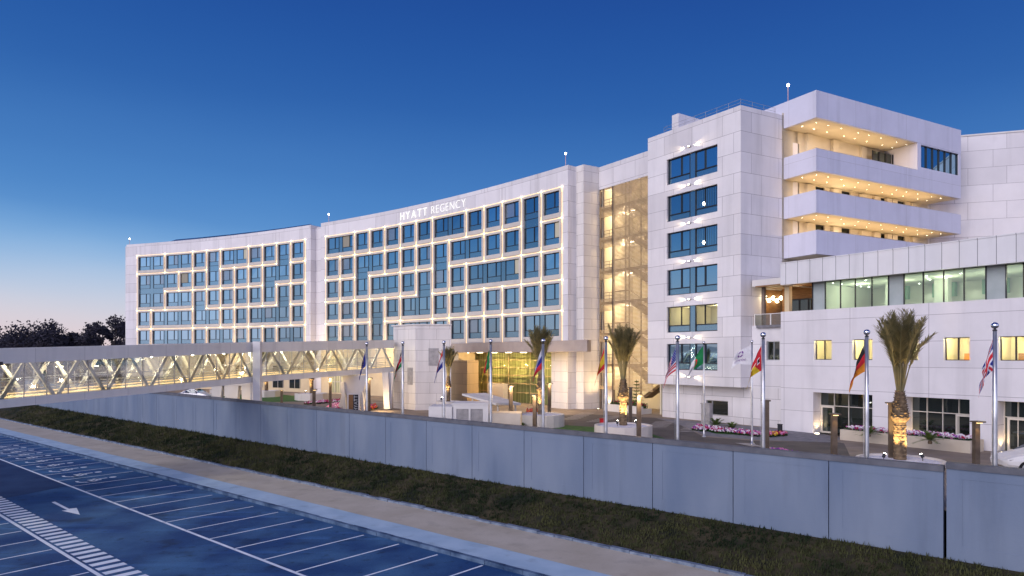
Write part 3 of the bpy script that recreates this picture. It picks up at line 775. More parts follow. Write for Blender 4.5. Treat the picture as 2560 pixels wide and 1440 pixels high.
# sign letters on the near wing
def letters_on(txt_bold, txt_light, u0, u1, h0, cap):
    sA, sB = ARC.at(u0), ARC.at(u1)
    root = thing('sign_lettering', 'white backlit letters of the hotel name near the roof edge of the curved wing', 'sign', ARC((sA + sB) / 2, 0.1, H(h0)))
    glyphs = []
    for ch, bold in [(c, True) for c in txt_bold] + [(' ', False)] + [(c, False) for c in txt_light]:
        if ch == ' ': glyphs.append((None, 0.22)); continue
        cu = bpy.data.curves.new('glyph', 'FONT'); cu.body = ch; cu.size = 1.0; cu.extrude = 0.02; cu.resolution_u = 6
        cu.offset = 0.004 if bold else -0.020
        o = bpy.data.objects.new('glyph', cu); COL.objects.link(o)
        bpy.context.view_layer.update()
        me = bpy.data.meshes.new_from_object(o.evaluated_get(bpy.context.evaluated_depsgraph_get()))
        bpy.data.objects.remove(o, do_unlink=True)
        xs = [v.co.x for v in me.vertices]; ys = [v.co.y for v in me.vertices]
        glyphs.append(((me, min(xs), max(ys)), max(xs) - min(xs)))
    gap = 0.20
    tot = sum(w for _, w in glyphs) + gap * (len(glyphs) - 1)
    k = (sB - sA) / tot; x = 0.0
    for gph, w in glyphs:
        if gph:
            me, x0, ymax = gph; off = V(root.location)
            for v in me.vertices:
                s = sA + (x + v.co.x - x0) * k; z = H(h0) + v.co.y / 0.70 * cap
                v.co = ARC(s, 0.10 + v.co.z * 1.0, z) - off
            me.materials.clear(); me.materials.append(M['sign'])
            o = bpy.data.objects.new('letter', me); COL.objects.link(o); o.parent = root
        x += w + gap
letters_on('HYATT', 'REGENCY', 1002, 1165, 19.08, 1.08)

def wall_open(mb, fr, a0, a1, z0, z1, ops, d=0.0, rev=0.3, m=0, mr=None):
    """a wall face with rectangular openings (x0, x1, z0, z1) and their reveals"""
    xs = sorted({a0, a1, *[o[0] for o in ops], *[o[1] for o in ops]}); xs = [x for x in xs if a0 <= x <= a1]
    zs = sorted({z0, z1, *[o[2] for o in ops], *[o[3] for o in ops]}); zs = [z for z in zs if z0 <= z <= z1]
    for x, x2 in zip(xs, xs[1:]):
        for z, z2 in zip(zs, zs[1:]):
            cx, cz = (x + x2) / 2, (z + z2) / 2
            if any(o[0] < cx < o[1] and o[2] < cz < o[3] for o in ops): continue
            mb.face([fr(x, d, z), fr(x2, d, z), fr(x2, d, z2), fr(x, d, z2)], m)
    mr = m if mr is None else mr
    for o in ops:
        r = o[4] if len(o) > 4 else rev
        x, x2, z, z2 = o[:4]
        mb.face([fr(x, d, z), fr(x, d - r, z), fr(x, d - r, z2), fr(x, d, z2)], mr)
        mb.face([fr(x2, d, z), fr(x2, d - r, z), fr(x2, d - r, z2), fr(x2, d, z2)], mr)
        mb.face([fr(x, d, z2), fr(x2, d, z2), fr(x2, d - r, z2), fr(x, d - r, z2)], mr)
        mb.face([fr(x, d, z), fr(x2, d, z), fr(x2, d - r, z), fr(x, d - r, z)], mr)
def ring(mb, fr, x0, x1, z0, z1, d0, d1, w, m):
    for (a, b, p, q) in ((x0, x1, z0, z0 + w), (x0, x1, z1 - w, z1), (x0, x0 + w, z0 + w, z1 - w), (x1 - w, x1, z0 + w, z1 - w)):
        mb.box(fr, a, b, d0, d1, p, q, m)

# ------------------------------------------------------------------ piers at the end of the near wing, entrance below it
mb = MB()
eB = ARC(93.2, 0, 0)
pl = [(eB.x, eB.y), (6.64, 75.6), (7.78, 74.2), (9.58, 75.33), (16.5, 84.0), (4.0, 92.0)]
mb.prism(pl, FZ, H(20.83)); obj('end_pier', mb, M['clad_small'], near_wing)
s1128, s1190, s1376 = ARC.at(1128), ARC.at(1190), ARC.at(1376)
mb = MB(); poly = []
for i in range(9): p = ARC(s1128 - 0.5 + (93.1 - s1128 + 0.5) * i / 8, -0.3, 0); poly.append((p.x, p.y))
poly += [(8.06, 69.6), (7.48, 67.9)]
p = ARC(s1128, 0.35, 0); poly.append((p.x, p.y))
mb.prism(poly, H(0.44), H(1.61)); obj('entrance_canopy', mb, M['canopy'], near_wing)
mb = MB(); mb.box(ARC, s1376, 93.1, -2.8, -0.15, FZ, H(0.43), 0, 3); obj('flank_wall', mb, M['clad_small'], near_wing)
mb = MB(); mb.box(ARC, s1128 - 4, s1376, -3.65, -3.6, FZ, H(0.43), 0, 8); obj('lobby_curtain', mb, M['curtain'], near_wing)
mb = MB()
for k in range(17):
    a = s1128 - 4 + (s1376 - s1128 + 4) * k / 17; b = s1128 - 4 + (s1376 - s1128 + 4) * (k + 1) / 17
    mb.face([ARC(a, -3.0, FZ), ARC(b, -3.0, FZ), ARC(b, -3.0, H(0.43)), ARC(a, -3.0, H(0.43))])
obj('lobby_glass', mb, M['gglass'], near_wing, uv=False)
mb = MB()
for h in (-0.53, -1.5, -2.45, -3.45, -4.55): mb.box(ARC, s1128 - 4, s1376, -3.0, -2.93, H(h), H(h) + .06, 0, 8)
for k in range(0, 18, 3):
    a = s1128 - 4 + (s1376 - s1128 + 4) * k / 17; mb.box(ARC, a - .015, a + .015, -3.0, -2.96, FZ, H(0.43), 0)
obj('lobby_mullions', mb, M['slat'], near_wing, uv=False)
mb = MB(); dS = ARC.at(1212)
mb.box(ARC, dS - 1.9, dS + 1.0, -3.0, -2.2, FZ, H(-3.5)); obj('entrance_vestibule', mb, M['frame'], near_wing)
mb = MB(); poly = [tuple(P(u, 0, Y).xy) for u, Y in ((1120, 84.5), (1168, 81.5), (1196, 84.0), (1160, 89.0))]
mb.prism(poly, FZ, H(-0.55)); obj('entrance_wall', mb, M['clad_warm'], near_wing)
mb = MB()
for k in range(7):
    a = s1128 + 1.0 + (s1376 - s1128 - 2) * k / 6
    mb.box(ARC, a - .45, a + .45, -1.8, -1.6, H(0.40), H(0.438))
obj('canopy_light', mb, M['lamp'], near_wing, uv=False)
for k in range(5):
    a = s1128 + 1.0 + (s1376 - s1128 - 2) * k / 4
    lamp('POINT', ARC(a, -1.2, H(-1.2)), 420, WARM, shadow_soft_size=0.07)
lamp('POINT', ARC(s1376 + 4, 3.2, H(-2.2)), 620, WARM, shadow_soft_size=0.07)
lamp('POINT', ARC(s1128 - 12, 2.5, H(0.3)), 800, WARM, shadow_soft_size=0.07)
lamp('POINT', ARC(s1128 - 26, 2.5, H(0.3)), 800, WARM, shadow_soft_size=0.07)
lamp('POINT', ARC(24, 2.5, H(0.3)), 650, WARM, shadow_soft_size=0.07)

for k, (x, y, ax, ay) in enumerate(((9.3, 73.6, 8.7, 74.9), (10.4, 74.0, 9.3, 75.2))):  # added spotlights with made-up fittings, to warm the pier face
    root = thing('spotlight', ['ground spotlight at the corner of the wing end pier', 'ground spotlight between the wing end pier and the louvres'][k], 'spotlight', (x, y, FZ), 0, 'ground spotlights at the pier')
    f = MB(); f.lathe([(.13, 0), (.13, .10), (.10, .12)], 14, (x, y, FZ)); obj('body', f, M['dark'], root, uv=False); f = MB(); f.lathe([(.095, .121), (.095, .13)], 14, (x, y, FZ)); obj('lens', f, M['lamp'], root, uv=False)
    lamp('SPOT', (x, y, FZ + .16), 700, WARM, aim=(ax, ay, FZ + 11), spot_size=R_(80), spot_blend=.9, shadow_soft_size=.06)
# ------------------------------------------------------------------ stair tower with its louvre screen
SF = Fr((9.58, 75.33), (4.22, -6.13)); SL = 7.44
stair = thing('stair_tower', 'glowing open stairwell behind horizontal bronze louvres between wing and right tower', 'stair tower', SF(SL / 2, 0, FZ))
mb = MB(); mb.box(SF, 0.02, SL + 1.5, -0.6, 0, H(18.3), H(20.8)); mb.box(SF, 0.0, SL + 1.5, -5, -0.6, H(20.3), H(20.78)); obj('header', mb, M['clad'], stair)
mb = MB(); mb.box(SF, 0.0, SL + 2, -5.2, -5.0, FZ, H(20.3)); mb.box(SF, SL + 1.5, SL + 1.7, -5, -0.1, FZ, H(18.3)); mb.box(SF, 0.0, 0.2, -5, -0.5, FZ, H(18.3)); obj('back_wall', mb, M['room'], stair)
mb = MB(); ch = MB()
LV = [16.1 - 3.4 * k for k in range(6)]
for l in LV:
    mb.box(SF, 0.2, 4.4, -5, -0.35, H(l) - 0.3, H(l)); mb.box(SF, 6.6, SL + 1.5, -5, -0.4, H(l - 1.7) - 0.25, H(l - 1.7))
    for z in (0.35, 0.7, 1.05): ch.tube([SF(0.3, -0.45, H(l) + z), SF(4.3, -0.45, H(l) + z)], 0.025, 5)
    for a in (0.4, 1.2, 2.0, 2.9, 3.7): ch.tube([SF(a, -0.45, H(l)), SF(a, -0.45, H(l) + 1.05)], 0.025, 5)
    ch.tube([SF(4.4, -0.6, H(l) + 1.0), SF(7.0, -0.6, H(l - 1.7) + 1.0)], 0.03, 5)
obj('landing', mb, M['white'], stair); obj('handrail', ch, M['steelbeam'], stair, uv=False)
for l in LV:
    mb = MB()
    mb.beam(SF(4.3, -1.2, H(l) - .2), SF(7.0, -1.2, H(l - 1.7) - .1), 1.2, 0.30)
    mb.beam(SF(7.0, -3.2, H(l - 1.7) - .2), SF(4.3, -3.2, H(l - 3.4) - .1), 1.2, 0.30)
    obj('stair_flight', mb, M['steelbeam'], stair)
mb = MB()
for a in (0.12, 0.62, 2.05, 2.3, 4.05, 4.6, 6.3): mb.box(SF, a - .045, a + .045, -0.22, -0.08, FZ, H(18.3))
for l in LV: mb.box(SF, 0.1, SL + .4, -0.26, -0.21, H(l) - 0.22, H(l) + 0.05)
obj('post', mb, M['steelbeam'], stair, uv=False)
mb = MB(); z = FZ + 2.2
while z < H(18.25):
    mb.box(SF, 2.35, SL + 0.6, -0.10, 0.0, z, z + 0.09)
    if any(l - 1.0 < z - CZ < l + 0.25 for l in LV) or z < H(-3.3): mb.box(SF, 0.1, 2.0, -0.10, 0.0, z, z + 0.07)
    z += 0.135
obj('louvre_screen', mb, M['slat'], stair, uv=False)
mb = MB(); mb.box(SF, 0.3, 2.0, -0.3, -0.2, FZ, H(-3.3)); obj('door', mb, M['grey'], stair, uv=False)
for l in LV + [19.4]:
    f = MB(); f.box(SF, 3.0, 3.9, -2.2, -1.8, H(l) - 0.38, H(l) - 0.31); obj('ceiling_lamp', f, M['lamp'], stair, uv=False)
    lamp('POINT', SF(1.3, -2.6, H(l) - 0.7), 360, (1, .74, .42), shadow_soft_size=0.07)
    lamp('POINT', SF(5.2, -2.2, H(l) - 1.0), 130, (1, .68, .33), shadow_soft_size=0.07)

# ------------------------------------------------------------------ right corner tower
s0, s1 = -0.02, 10.52
tow = thing('corner_tower', 'tall white clad corner tower with one column of six wide windows', 'tower', TF(5, -5, FZ), 0)
mb = MB(); ops = []
wx0, wx1 = 2.41, 8.1
sash = TF.at(1667); wx1 = TF.at(1793.5); wx0 = sash
tops = [18.1 - 3.4 * k for k in range(6)]
for h in tops: ops.append((wx0, wx1, H(h - 2.35), H(h)))
wall_open(mb, TF, s0, s1, H(-2.6), H(20.7), ops, 0, 0.34)
flank = 4.93
b0, b1 = BF(0, 0, 0), BF(flank, 0, 0)
mb.face([BF(0, 0, H(-2.6)), BF(flank + 2, 0, H(-2.6)), BF(flank + 2, 0, H(20.7)), BF(0, 0, H(20.7))])
mb.face([TF(s0, 0, H(-2.6)), TF(s0, -7, H(-2.6)), TF(s0, -7, H(20.7)), TF(s0, 0, H(20.7))])
mb.face([TF(s0, 0, H(-2.6)), TF(s1, 0, H(-2.6)), BF(flank + 2, 0, H(-2.6)), TF(s0, -7, H(-2.6))])
mb.face([TF(s0, 0, H(20.7)), TF(s1, 0, H(20.7)), BF(flank + 8, 0, H(20.7)), TF(s0, -14, H(20.7))])
obj('wall', mb, M['clad'], tow)
for i, h in enumerate(tops):
    w = MB(); mid = (wx0 + wx1) / 2; z0, z1 = H(h - 2.35), H(h)
    zs = z0 + 0.62
    for (a, b, f) in ((wx0, mid - .28, .60), (mid + .28, wx1, .42)):
        xm = a + (b - a) * f
        lit = i == 4
        gm = 3 if lit else 0
        j = random.uniform(-.012, .012)
        w.face([TF(a, -0.3, zs), TF(xm, -0.3 + j, zs), TF(xm, -0.3, z1), TF(a, -0.3 - j, z1)], gm)
        w.face([TF(xm, -0.3, zs), TF(b, -0.3, zs), TF(b, -0.3 + j, z1), TF(xm, -0.3, z1)], gm)
        w.face([TF(a, -0.29, z0), TF(b, -0.29, z0), TF(b, -0.29, zs), TF(a, -0.29, zs)], 1)
        w.box(TF, xm - .04, xm + .04, -0.3, -0.2, zs, z1, 2); w.box(TF, a, b, -0.3, -0.2, zs - .04, zs + .04, 2)
        ring(w, TF, a, b, z0, z1, -0.3, -0.2, 0.07, 2)
    w.box(TF, mid - .28, mid + .28, -0.32, -0.22, z0, z1, 1)
    ow = obj('window', w, [M['wglass'], M['spandrel'], M['wframe'], M['cglass']], tow, uv=False)
    if i == 4:
        r = MB()
        r.face([TF(wx0, -3.2, z0), TF(wx1, -3.2, z0), TF(wx1, -3.2, z1), TF(wx0, -3.2, z1)]); r.face([TF(wx0, -.34, z0 + .3), TF(wx1, -.34, z0 + .3), TF(wx1, -3.2, z0 + .3), TF(wx0, -3.2, z0 + .3)])
        for a in (wx0, wx1): r.face([TF(a, -.34, z0), TF(a, -3.2, z0), TF(a, -3.2, z1), TF(a, -.34, z1)])
        r.face([TF(wx0, -.34, z1), TF(wx1, -.34, z1), TF(wx1, -3.2, z1), TF(wx0, -3.2, z1)])
        r.box(TF, wx0 + 2.2, wx0 + 2.5, -3.1, -1.2, z0, z1)
        for a in (0.6, 1.2, 3.6, 4.2, 4.8): r.box(TF, wx0 + a, wx0 + a + 0.25, -3.18, -3.1, z0 + 1.1, z0 + 1.5)
        obj('lit_room', r, M['room'], ow, uv=False)
        for q in (1.2, 4.2): lamp('POINT', TF(wx0 + q, -1.9, z1 - 0.35), 50, (1, .80, .45), shadow_soft_size=0.07)
    if i in (1, 2):
        c = MB()
        for q in range(9):
            a = mid + .5 + q * 0.24
            c.face([TF(a, -0.27 - .01 * (q % 2), zs + .08), TF(a + .12, -0.27, zs + .08), TF(a + .12, -0.27, z1 - .1), TF(a, -0.27 - .01 * (q % 2), z1 - .1)])
        obj('curtain', c, M['spandrel'], ow, uv=False)
        c = MB(); c.lathe([(0.02, -.12), (0.10, -.06), (0.12, 0), (0.08, .1), (0.01, .14)], 10, TF(mid + 1.25, -0.2, zs + 0.35)); obj('room_lamp', c, M['bright'], ow, uv=False)
for i, h in enumerate([t + 0.55 for t in tops] + [-1.85]):
    f = MB(); m_ = (wx0 + wx1) / 2 - 0.15; z = H(h)
    f.box(TF, m_ - .16, m_ + .16, 0.02, 0.15, z - .05, z + .05, 1); f.box(TF, m_ - .10, m_ + .10, 0.15, 0.16, z - .04, z + .04, 0)
    obj('wall_lamp', f, [M['lamp'], M['metal']], tow, uv=False)
    for sg in (-1, 1):
        lamp('SPOT', TF(m_ + sg * .20, 0.11, z), 300, (1, .80, .52), aim=TF(m_ + sg * 3.2, 0.06, z + (-0.35 * sg if i == 6 else 0.12)), spot_size=R_(44), spot_blend=1.0, shadow_soft_size=0.02)
# roof rail and plant box
mb = MB()
for z in (0.3, 0.6, 0.9):
    mb.tube([TF(1.2, -6, H(20.7) + z), TF(1.2, -0.9, H(20.7) + z), TF(s1 - .7, -0.9, H(20.7) + z), BF(6.5, -0.9, H(20.7) + z)], 0.013, 4)
for k in range(8): mb.tube([TF(1.2 + (s1 - 1.9) * k / 7, -0.9, H(20.7)), TF(1.2 + (s1 - 1.9) * k / 7, -0.9, H(20.7) + .9)], 0.013, 4)
for k in range(1, 5): q = TF(s1 - .7, -.9, 0).lerp(BF(6.5, -.9, 0), k / 4); mb.tube([V((q.x, q.y, H(20.7))), V((q.x, q.y, H(21.6)))], 0.013, 4)
obj('roof_railing', mb, M['grey'], tow, uv=False)
mb = MB(); mb.box(TF, 0.25, 1.1, -8, -3.0, H(20.7), H(23.4)); obj('plant_room', mb, M['clad'], tow)
# recessed base below the overhang
mb = MB(); ops = [(TF.at(1765, -1.3), TF.at(1820, -1.3), H(-5.2), H(-3.9))]
wall_open(mb, TF, 0.6, s1 + 3.2, FZ, H(-2.6), ops, -1.3, 0.3)
mb.face([TF(0.6, -1.3, FZ), TF(0.6, -7, FZ), TF(0.6, -7, H(-2.6)), TF(0.6, -1.3, H(-2.6))])
obj('base_wall', mb, M['clad'], tow)
o_ = ops[0]; w = MB(); w.face([TF(o_[0], -1.5, o_[2]), TF(o_[1], -1.5, o_[2]), TF(o_[1], -1.5, o_[3]), TF(o_[0], -1.5, o_[3])]); ring(w, TF, o_[0], o_[1], o_[2], o_[3], -1.5, -1.42, .06, 1)
w.box(TF, o_[0] + .55, o_[0] + .62, -1.5, -1.42, o_[2], o_[3], 1); obj('window', w, [M['dglass'], M['metal']], tow, uv=False)

# ------------------------------------------------------------------ balcony wing
bal = thing('balcony_wing', 'white wing with stacked warm lit balconies above the podium roof', 'hotel wing', BF(15, 1, H(7)))
LE, RE, FD = 5.15, 26.1, 3.22
mb = MB()
wins = [BF.at(u) for u in (1982, 1998, 2039, 2062, 2104, 2126, 2180, 2198)]
ops = []
for b_ in (15.19, 11.77, 8.38, 4.97):
    for k in range(0, 8, 2): ops.append((wins[k], wins[k + 1], H(b_ + .5), H(b_ + 3.35)))
    for a in (18.6, 21.2):
        if b_ < 15: ops.append((a, a + 1.2, H(b_ + .5), H(b_ + 3.35)))
wall_open(mb, BF, flank, RE + 0.5, H(4), H(20.9), ops, 0.0, 0.25); obj('back_wall', mb, M['ceil'], bal)
mb = MB()
for o_ in ops:
    mb.face([BF(o_[0], -.22, o_[2]), BF(o_[1], -.22, o_[2]), BF(o_[1], -.22, o_[3]), BF(o_[0], -.22, o_[3])], 0); ring(mb, BF, o_[0], o_[1], o_[2], o_[3], -.22, -.12, .07, 1)
obj('balcony_door', mb, [M['doorglass'], M['wframe']], bal, uv=False)
mb = MB()
for k in range(7):
    for b_ in (15.19, 11.77, 8.38):
        a = ((wins[1] + wins[2]) / 2 - .37, (wins[3] + wins[4]) / 2 - .37, (wins[5] + wins[6]) / 2 - .37, wins[7] + .8, 17.2, 20.0, 23.2)[k]
        if b_ > 15 and a > 17.5: continue
        mb = MB(); mb.box(BF, a, a + 0.75, 0.002, 0.30, H(b_) + .4, H(b_) + 4.3 if b_ > 15 else H(b_) + 3.3); obj('wall_pier', mb, M['ceil'], bal)
endx = BF.at(2294, FD)
for i, (b_, t_) in enumerate(((15.19, 17.04), (11.77, 13.63), (8.38, 10.33))):
    mb = MB(); T = 0.22
    mb.box(BF, LE, RE, FD - T, FD, H(b_), H(t_)); mb.box(BF, LE, LE + T, 0.0, FD - T, H(b_), H(t_))
    mb.box(BF, RE - T, RE, 0.0, FD - T, H(b_), H(t_)); obj('parapet', mb, M['balcony'], bal)
    mb = MB(); mb.box(BF, LE + T, RE - T, 0.0, FD - T, H(b_) + .003, H(b_) + .42); obj('balcony_slab', mb, M['ceil'], bal)
    mb = MB(); mb.tube([BF(LE + .3, FD - .12, H(t_) + .05), BF(RE - .3, FD - .12, H(t_) + .05)], 0.03, 5); obj('handrail', mb, M['metal'], bal, uv=False)
mb = MB(); T = 0.25
mb.box(BF, LE, RE + .02, FD - T, FD, H(19.57), H(21.8)); mb.box(BF, LE, LE + T, -6, FD - T, H(19.57), H(21.8)); mb.box(BF, LE + T, RE, -6, FD - T, H(20.0), H(21.6))
obj('roof_parapet', mb, M['balcony'], bal)
mb = MB(); mb.box(BF, LE + T, RE, 0.0, FD - T, H(19.573), H(19.99)); obj('top_ceiling', mb, M['ceil'], bal)
mb = MB(); x0, x1 = BF.at(2303, FD), BF.at(2397, FD)
ops = [(x0, x1, H(17.38), H(19.45), .2)]
wall_open(mb, BF, endx, RE, H(17.04), H(19.57), ops, FD - .02, .2); mb.face([BF(endx, 0, H(17.04)), BF(endx, FD - .02, H(17.04)), BF(endx, FD - .02, H(19.57)), BF(endx, 0, H(19.57))])
obj('enclosed_bay', mb, M['balcony'], bal)
w = MB(); w.face([BF(x0, FD - .2, H(17.38)), BF(x1, FD - .2, H(17.38)), BF(x1, FD - .2, H(19.45)), BF(x0, FD - .2, H(19.45))])
for k in range(7): a = x0 + (x1 - x0 - .06) * k / 6; w.box(BF, a, a + .06, FD - .2, FD - .1, H(17.38), H(19.45), 1)
obj('window', w, [M['wglass'], M['wframe']], bal, uv=False)
w = MB(); a0_ = endx - 3.2
w.face([BF(a0_, 0.9, H(15.7)), BF(endx - .3, 0.9, H(15.7)), BF(endx - .3, 0.9, H(19.0)), BF(a0_, 0.9, H(19.0))])
for k in range(4): a = a0_ + (3.0) * k / 3; w.box(BF, a, a + .08, 0.9, 1.0, H(15.7), H(19.0), 1)
obj('glass_screen', w, [M['dglass'], M['wframe']], bal, uv=False)
for i, (b_, xe) in enumerate(((19.573, endx), (15.193, RE - .6), (11.773, RE - .6))):
    d = MB(); a = LE + 0.9; q = 0
    while a < xe - .5:
        for dd in (1.15, 2.35):
            p = BF(a + (0.25 if dd > 2 else 0), dd, H(b_) - .004)
            d.face([p + V((.034 * math.cos(2 * math.pi * k / 10), .034 * math.sin(2 * math.pi * k / 10), 0)) for k in range(10)])
        a += (1.5, 1.7, 2.3)[q % 3]; q += 1
    obj('downlight', d, M['down'], bal, uv=False)
    a = LE + 1.6
    while a < xe - .6:
        lamp('POINT', BF(a, 1.75, H(b_) - 1.35), 60, (1, .69, .36), shadow_soft_size=0.07); a += 2.6
for b_ in (12.3, 8.9):
    g = MB(); p = BF(BF.at(2092, 0.4), 0.45, H(b_ + 1.75)); g.lathe([(0.02, -.3), (.2, -.22), (.3, 0), (.2, .22), (.02, .3)], 14, p); obj('globe_lamp', g, M['lamp'], bal, smooth=True, uv=False)
# wing to the right, turned towards the viewer
rw = thing('hotel_wing', 'plain white clad blank wing at the top right edge, beside the balcony ends', 'hotel wing', (52, 65, FZ))
RF = Fr((41.6, 68.9), (0.95, -0.30))
mb = MB(); mb.box(RF, 0, 30, -14, 0, H(4), H(21.8)); obj('wall', mb, M['clad'], rw)
mb = MB(); mb.box(RF, -0.05, 30, -14, 0.08, H(21.803), H(21.95)); obj('roof_edge', mb, M['white'], rw)

# ------------------------------------------------------------------ podium
pod = thing('podium_building', 'low white clad podium with glazed restaurant floor and ribbed roof fascia', 'building', PF(12, -5, FZ))
pL, pR = PF.at(1952), 25.0
def span(u0, u1): return PF.at(u0), PF.at(u1)
ops = []
small = [span(2035, 2079), span(2131, 2181), span(2252, 2295), span(2359, 2424), span(2497, 2575)]
for a, b in small: ops.append((a, b, H(-0.28), H(1.18), .38))
big = [span(2033, 2181), span(2262, 2424), span(2494, 2640)]
for a, b in big: ops.append((a, b, FZ, H(-2.72), 1.05))
mb = MB(); wall_open(mb, PF, pL, pR, FZ, H(3.46), ops, 0)
mb.face([PF(pL, 0, FZ), PF(pL, -3, FZ), PF(pL, -3, H(3.46)), PF(pL, 0, H(3.46))])
mb.face([PF(pL, 0, H(3.46)), PF(pR, 0, H(3.46)), PF(pR, -1.0, H(3.46)), PF(pL, -1.0, H(3.46))])
obj('wall', mb, M['clad_podium'], pod)
for k, (a, b) in enumerate(small):
    w = MB(); z0, z1 = H(-0.28), H(1.18); d = -.34
    w.face([PF(a, d, z0), PF(b, d, z0), PF(b, d, z1), PF(a, d, z1)], 0); ring(w, PF, a, b, z0, z1, d, d + .07, .05, 1); w.box(PF, (a + b) / 2 - .04, (a + b) / 2 + .04, d, d + .07, z0, z1, 1)
    ow = obj('window', w, [M['cglass'], M['wframe']], pod, uv=False)
    r = MB(); dd = -3.4
    r.face([PF(a - 1, dd, z0 - .6), PF(b + 1, dd, z0 - .6), PF(b + 1, dd, z1 + .4), PF(a - 1, dd, z1 + .4)]); r.face([PF(a - 1, -.4, z1 + .4), PF(b + 1, -.4, z1 + .4), PF(b + 1, dd, z1 + .4), PF(a - 1, dd, z1 + .4)])
    r.face([PF(a - 1, -.4, z0 - .6), PF(b + 1, -.4, z0 - .6), PF(b + 1, dd, z0 - .6), PF(a - 1, dd, z0 - .6)])
    for q in (a - 1, b + 1): r.face([PF(q, -.4, z0 - .6), PF(q, dd, z0 - .6), PF(q, dd, z1 + .4), PF(q, -.4, z1 + .4)])
    r.box(PF, b - .3, b + .1, dd + .1, -1.6, z0 - .6, z1 + .4); r.box(PF, a, b, dd + .02, dd + .5, z0 - .6, z0 + .45, 1)
    obj('lit_room', r, [M['room'], M['fl_gold'] if k == 3 else M['wood']], ow, uv=False)
    f = MB(); f.box(PF, a + .3, a + .8, -2.2, -1.8, z1 + .33, z1 + .39); obj('ceiling_panel', f, M['lamp'], ow, uv=False)
    lamp('POINT', PF((a + b) / 2, -1.5, z1 + .0), 320, (1, .76, .36), shadow_soft_size=0.07)
for k, (a, b) in enumerate(big):
    w = MB(); d = -1.0; z1 = H(-2.72)
    w.face([PF(a, d, FZ), PF(b, d, FZ), PF(b, d, z1), PF(a, d, z1)], 0)
    n = 4
    for q in range(n + 1): x = a + (b - a - .045) * q / n; w.box(PF, x, x + .045, d, d + .10, FZ, z1, 1)
    w.box(PF, a, b, d, d + .11, H(-3.75), H(-3.70), 1); w.box(PF, a, b, d, d + .13, z1 - .06, z1, 1)
    ow = obj('shop_window', w, [M['dglass'], M['frame']], pod, uv=False)
    dw = MB(); x = (a + .1 if k == 0 else (b - 1.15 if k == 1 else a + .2)); ring(dw, PF, x, x + 1.05, FZ + .02, H(-3.76), d + .02, d + .16, .12, 0); dw.box(PF, x + .12, x + .93, d + .02, d + .06, FZ + .1, H(-3.86), 1)
    od = obj('door', dw, [M['frame'], M['dglass']], ow, uv=False)
    lamp('SPOT', PF(a + .35, -.45, FZ + .1), 75, (1, .68, .32), aim=PF(a + .02, -.5, H(-3.4)), spot_size=R_(100), spot_blend=0.6, shadow_soft_size=0.08)
    f = MB(); f.lathe([(.16, 0), (.16, .035), (.13, .04)], 14, PF(a + .4, 0.15, FZ + .01)); obj('ground_spotlight', f, M['lamp'], pod, uv=False)
# restaurant floor
gl, gr = PF.at(2032, -.8), pR
mb = MB(); mb.box(PF, pL, pR, -0.35, 0.05, H(5.56), H(7.22)); mb.box(PF, pL - .02, pR, -.4, .09, H(7.221), H(7.30)); mb.box(PF, pL - 0.0, pL + .3, -6, -.35, H(5.56), H(7.22)); obj('roof_fascia', mb, M['ribbed'], pod)
mb = MB(); mb.box(PF, pL - 2.6, pR, -9, -0.36, H(5.62), H(5.72)); obj('timber_soffit', mb, M['wood'], pod)
mb = MB(); mb.box(PF, pL + .3, pR, -12, -.4, H(6.0), H(7.15)); obj('roof', mb, M['roof'], pod)
mb = MB(); mb.box(PF, PF.at(1886, -1), pL, -7, -.7, H(5.73), H(6.25)); obj('terrace_canopy', mb, M['white'], pod)
w = 1.0; xs = [gl]; k = 0
us = [2032.5, 2064, 2102, 2139, 2180.6, 2222, 2261, 2309, 2360, 2411, 2465.6, 2516, 2560, 2612, 2668]
xs = [PF.at(u, -.8) for u in us]
mull = MB()
for k, (a, b) in enumerate(zip(xs, xs[1:])):
    g = MB(); g.face([PF(a, -.8, H(3.47)), PF(b, -.8, H(3.47)), PF(b, -.8, H(5.62)), PF(a, -.8, H(5.62))])
    dim = k in (0, 5, 10)
    obj('glass_pane', g, M['greypane'] if dim else M['aglass'], pod, uv=False)
    mull = MB(); mull.box(PF, a - .03, a + .03, -.82, -.72, H(3.47), H(5.62)); obj('mullion', mull, M['wframe'], pod, uv=False)
mb = MB()
mb.box(PF, gl, pR, -9.2, -9.0, H(3.0), H(5.62)); mb.box(PF, gl, gl + .15, -9, -.85, H(3.0), H(5.6)); mb.box(PF, gl, pR, -9, -.9, H(3.2), H(3.45)); mb.box(PF, gl + .15, pR, -9, -.9, H(5.55), H(5.61))
for a in (3.0, 6.5, 9.8, 13.0): mb.box(PF, gl + a, gl + a + .9, -6.2, -5.6, H(3.45), H(5.55))
for a in (1.6, 5.0, 8.4, 11.8): mb.box(PF, gl + a, gl + a + 1.6, -9.0, -8.6, H(4.5), H(5.55), 1)
obj('restaurant_room', mb, [M['roomgreen'], M['fl_green_pale']], pod, uv=False)
d = MB(); rr = random.Random(5)
for k in range(34):
    p = PF(gl + .8 + rr.random() * 18, -1.6 - rr.random() * 6.5, H(5.545))
    d.face([p + V((.06 * math.cos(2 * math.pi * q / 8), .06 * math.sin(2 * math.pi * q / 8), 0)) for q in range(8)])
obj('downlight', d, M['bright'], pod, uv=False)
for k in range(6):
    lamp('POINT', PF(gl + 1.8 + k * 3.0, -4.2, H(5.1)), 85, (1.0, .92, .62), shadow_soft_size=0.07)
    lamp('SPOT', PF(gl + 1.5 + k * 3.2, -8.5, H(5.5)), 45, (1.0, .90, .66), aim=PF(gl + 1.5 + k * 3.2, -8.8, H(3.5)), spot_size=R_(70), spot_blend=.7, shadow_soft_size=.05)
